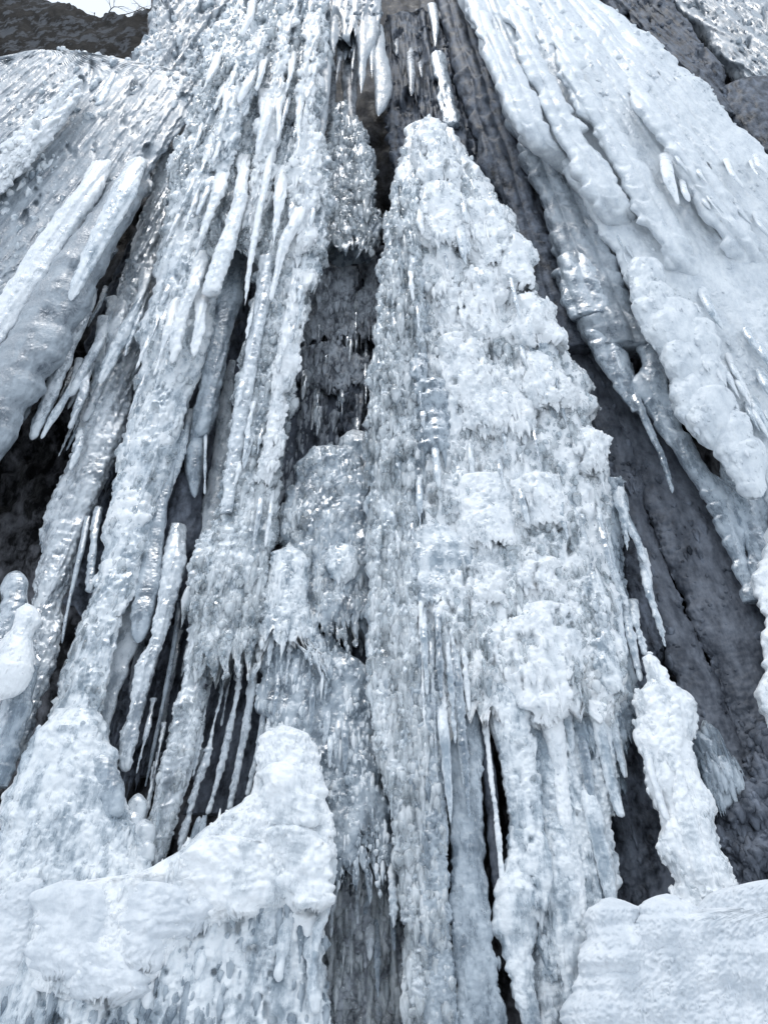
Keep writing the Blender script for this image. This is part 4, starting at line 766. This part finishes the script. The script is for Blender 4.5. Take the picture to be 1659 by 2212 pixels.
ice('ice_curtain', 'broken grey glaze lining the rock of the dark hollow', 'ice curtain', [(540, 680, 820), (640, 650, 822), (760, 640, 815), (860, 625, 805), (960, 610, 800), (1060, 590, 780), (1180, 575, 640)], -165, 'frost', 'dim', sup=2.6, cap=25, amp=1.9, grains=900, gsize=4., drop=2., gmat='grey', fringe=60)
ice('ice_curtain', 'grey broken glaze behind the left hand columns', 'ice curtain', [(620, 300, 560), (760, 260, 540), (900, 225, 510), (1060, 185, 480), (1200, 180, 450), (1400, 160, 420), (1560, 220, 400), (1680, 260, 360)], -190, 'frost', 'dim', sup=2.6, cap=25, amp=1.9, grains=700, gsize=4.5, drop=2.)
spray(16, [(580, 690, 810), (880, 630, 800)], -105, (40, 110), (6, 13), ['clear', 'grey', 'blue'], 'small thin icicle hanging in the dark hollow', 'icicles in the dark hollow', 101)
spray(12, [(620, 215, 330), (760, 170, 290), (860, 130, 260)], -55, (70, 170), (7, 15), ['clear', 'blue', 'frost'], 'thin icicle hanging behind the others over the dark rock at the left', 'thin icicles over the dark rock at the left', 102, 'rib')
spray(10, [(1350, 300, 440), (1550, 250, 420)], -70, (90, 230), (8, 15), ['clear', 'grey', 'blue'], 'dim icicle deep in the black gap at the lower left', 'dim icicles in the black gap', 103, 'rib')
# fall line ribs on the big masses
for rows, lb, m_ in [
    ([(330, 930, 965), (500, 935, 985), (700, 945, 1000), (900, 950, 1005), (1120, 955, 1010)], 'bright knobby rib running down the middle of the centre column', 'white'),
    ([(460, 1010, 1050), (600, 1035, 1085), (760, 1065, 1120), (950, 1090, 1150), (1150, 1120, 1175)], 'bright knobby rib on the right half of the centre column', 'white'),
    ([(540, 1080, 1115), (700, 1120, 1165), (880, 1165, 1215), (1060, 1210, 1255), (1220, 1240, 1285)], 'ragged rib near the right edge of the centre column', 'frost'),
    ([(360, 885, 915), (560, 880, 925), (800, 880, 930), (1000, 880, 930), (1180, 885, 930)], 'glassy rib between the beaded edge and the middle of the centre column', 'blue'),
    ([(1180, 1225, 1265), (1300, 1262, 1300), (1420, 1290, 1325), (1500, 1305, 1335)], 'lower ragged rib right of the soft snowy swelling', 'frost'),
    ([(1320, 890, 940), (1450, 895, 950), (1600, 900, 955), (1760, 905, 955), (1900, 910, 955)], 'rounded glassy rib on the lower centre slab', 'blue')]:
    ice('ice_rib', lb, 'ice rib', rows, 52, 'puff', m_, cap=32, sink=40, round_bot=40, amp=1.15, grains=260, gsize=3.4, edge=8, drop=1.8)
for rows, lb, m_ in [
    ([(60, 540, 575), (200, 505, 545), (330, 465, 505), (430, 440, 480)], 'knobby rib on the left of the frosted buttress', 'frost'),
    ([(20, 600, 640), (160, 580, 622), (300, 560, 600), (440, 540, 580), (540, 520, 555)], 'knobby rib in the middle of the frosted buttress', 'white'),
    ([(20, 655, 692), (160, 645, 688), (300, 640, 682), (440, 630, 680), (560, 620, 670)], 'knobby rib along the right edge of the frosted buttress', 'white'),
    ([(560, 640, 690), (660, 620, 662), (780, 598, 642), (900, 575, 618), (1040, 550, 600)], 'crystalline rib on the right side of the beaded column', 'white')]:
    ice('ice_rib', lb, 'ice rib', rows, 52, 'frost', m_, cap=28, sink=40, round_bot=40, amp=.95, grains=300, gsize=3.4, edge=8, drop=1.8)
spray(18, [(120, 470, 680), (300, 420, 685), (520, 400, 690)], 62, (50, 130), (9, 18), ['white', 'frost', 'clear'], 'small icicle among many on the frosted buttress', 'small icicles of the buttress', 111)
spray(14, [(560, 560, 690), (800, 525, 635), (1080, 475, 590)], 62, (50, 140), (8, 16), ['frost', 'white', 'clear'], 'small icicle among many on the bright beaded column', 'small icicles of the beaded column', 112)
spray(34, [(400, 890, 1020), (700, 850, 1180), (1000, 830, 1290), (1280, 830, 1310)], 80, (50, 150), (8, 17), ['white', 'frost', 'clear', 'frost'], 'small icicle among many on the white centre column', 'small icicles of the centre column', 113)
spray(12, [(350, 365, 500), (600, 350, 470), (800, 305, 430)], 48, (60, 150), (8, 16), ['frost', 'white', 'clear'], 'small icicle among many on the tall lumpy column left of centre', 'small icicles of the lumpy column', 114)
spray(16, [(1330, 570, 760), (1600, 580, 810)], 45, (50, 150), (7, 13), ['frost', 'clear', 'blue'], 'small icicle among many on the grey apron left of the centre', 'small icicles of the grey apron', 115)
spray(14, [(1680, 700, 830), (2000, 710, 860)], -20, (60, 160), (9, 18), ['clear', 'grey', 'blue'], 'dim drip on the dark dripping ice at the bottom', 'drips on the dark dripping ice', 116, kind_='ice_drip')
spray(12, [(1440, 1100, 1320), (1560, 1130, 1330)], 20, (90, 260), (9, 19), ['frost', 'blue', 'white'], 'icicle in the dense curtain under the snowy swelling', 'dense icicles under the snowy swelling', 117, 'rib')
spray(14, [(620, 1480, 1640), (900, 1560, 1650)], 70, (50, 120), (14, 26), ['white', 'frost'], 'soft drip ridge on the lower part of the white apron', 'drip ridges on the white apron', 118, 'smooth', kind_='ice_drip')

for rows, lb in [
    ([(20, 1015, 1050), (100, 1050, 1092), (200, 1085, 1135), (290, 1128, 1182), (380, 1195, 1255)], 'scalloped ridge along the left edge of the white apron'),
    ([(10, 1090, 1125), (120, 1120, 1165), (260, 1185, 1240), (400, 1265, 1330), (520, 1330, 1395)], 'long shell lipped ridge second from the left edge of the white apron'),
    ([(60, 1170, 1205), (200, 1230, 1285), (360, 1325, 1390), (520, 1415, 1480), (640, 1480, 1545)], 'long ridge in the middle of the white apron'),
    ([(160, 1330, 1375), (320, 1430, 1490), (480, 1535, 1600), (620, 1620, 1690)], 'ridge on the right half of the white apron')]:
    ice('ice_rib', lb, 'ice rib', rows, 66, 'scal', 'apron', cap=26, sink=45, sinkb=60, round_bot=40, amp=.85, edge=8, bow=.3, sup=2.2)
spray(14, [(60, 830, 990), (230, 840, 1060)], -56, (40, 100), (7, 13), ['dim', 'grey', 'dim'], 'small dim icicle on the ribbed wall below the black opening', 'dim icicles of the ribbed wall', 121)
spray(16, [(1500, 320, 480), (1720, 330, 430)], 0, (80, 190), (6, 12), ['clear', 'frost', 'grey'], 'thin glassy icicle bunched over the black gap above the left snow mound', 'thin icicles above the left snow mound', 122)

spray(12, [(30, 690, 820), (110, 690, 825)], -20, (70, 150), (9, 20), ['shade', 'grey', 'blue'], 'icicle in the cluster under the hanging slab at the top centre', 'icicle cluster at the top centre', 131, 'smooth')
spray(20, [(600, 655, 800), (800, 640, 800), (930, 620, 790)], -90, (40, 120), (6, 12), ['glass', 'clear', 'grey'], 'glassy thread of ice in the dark hollow', 'glassy threads in the dark hollow', 132, kind_='ice_thread')

spray(22, [(480, 1290, 1330), (600, 1360, 1410), (720, 1430, 1480), (860, 1470, 1530), (980, 1590, 1640)], 46, (35, 85), (6, 13), ['apron', 'shade', 'frost'], 'fine drip along the lower left edge of the white apron', 'fine drips of the white apron', 141, 'smooth', kind_='ice_drip')
spray(16, [(330, 1430, 1640), (480, 1530, 1650)], 78, (30, 80), (8, 16), ['apron', 'white'], 'short drip on the right half of the white apron', 'short drips of the white apron', 142, 'smooth', kind_='ice_drip')
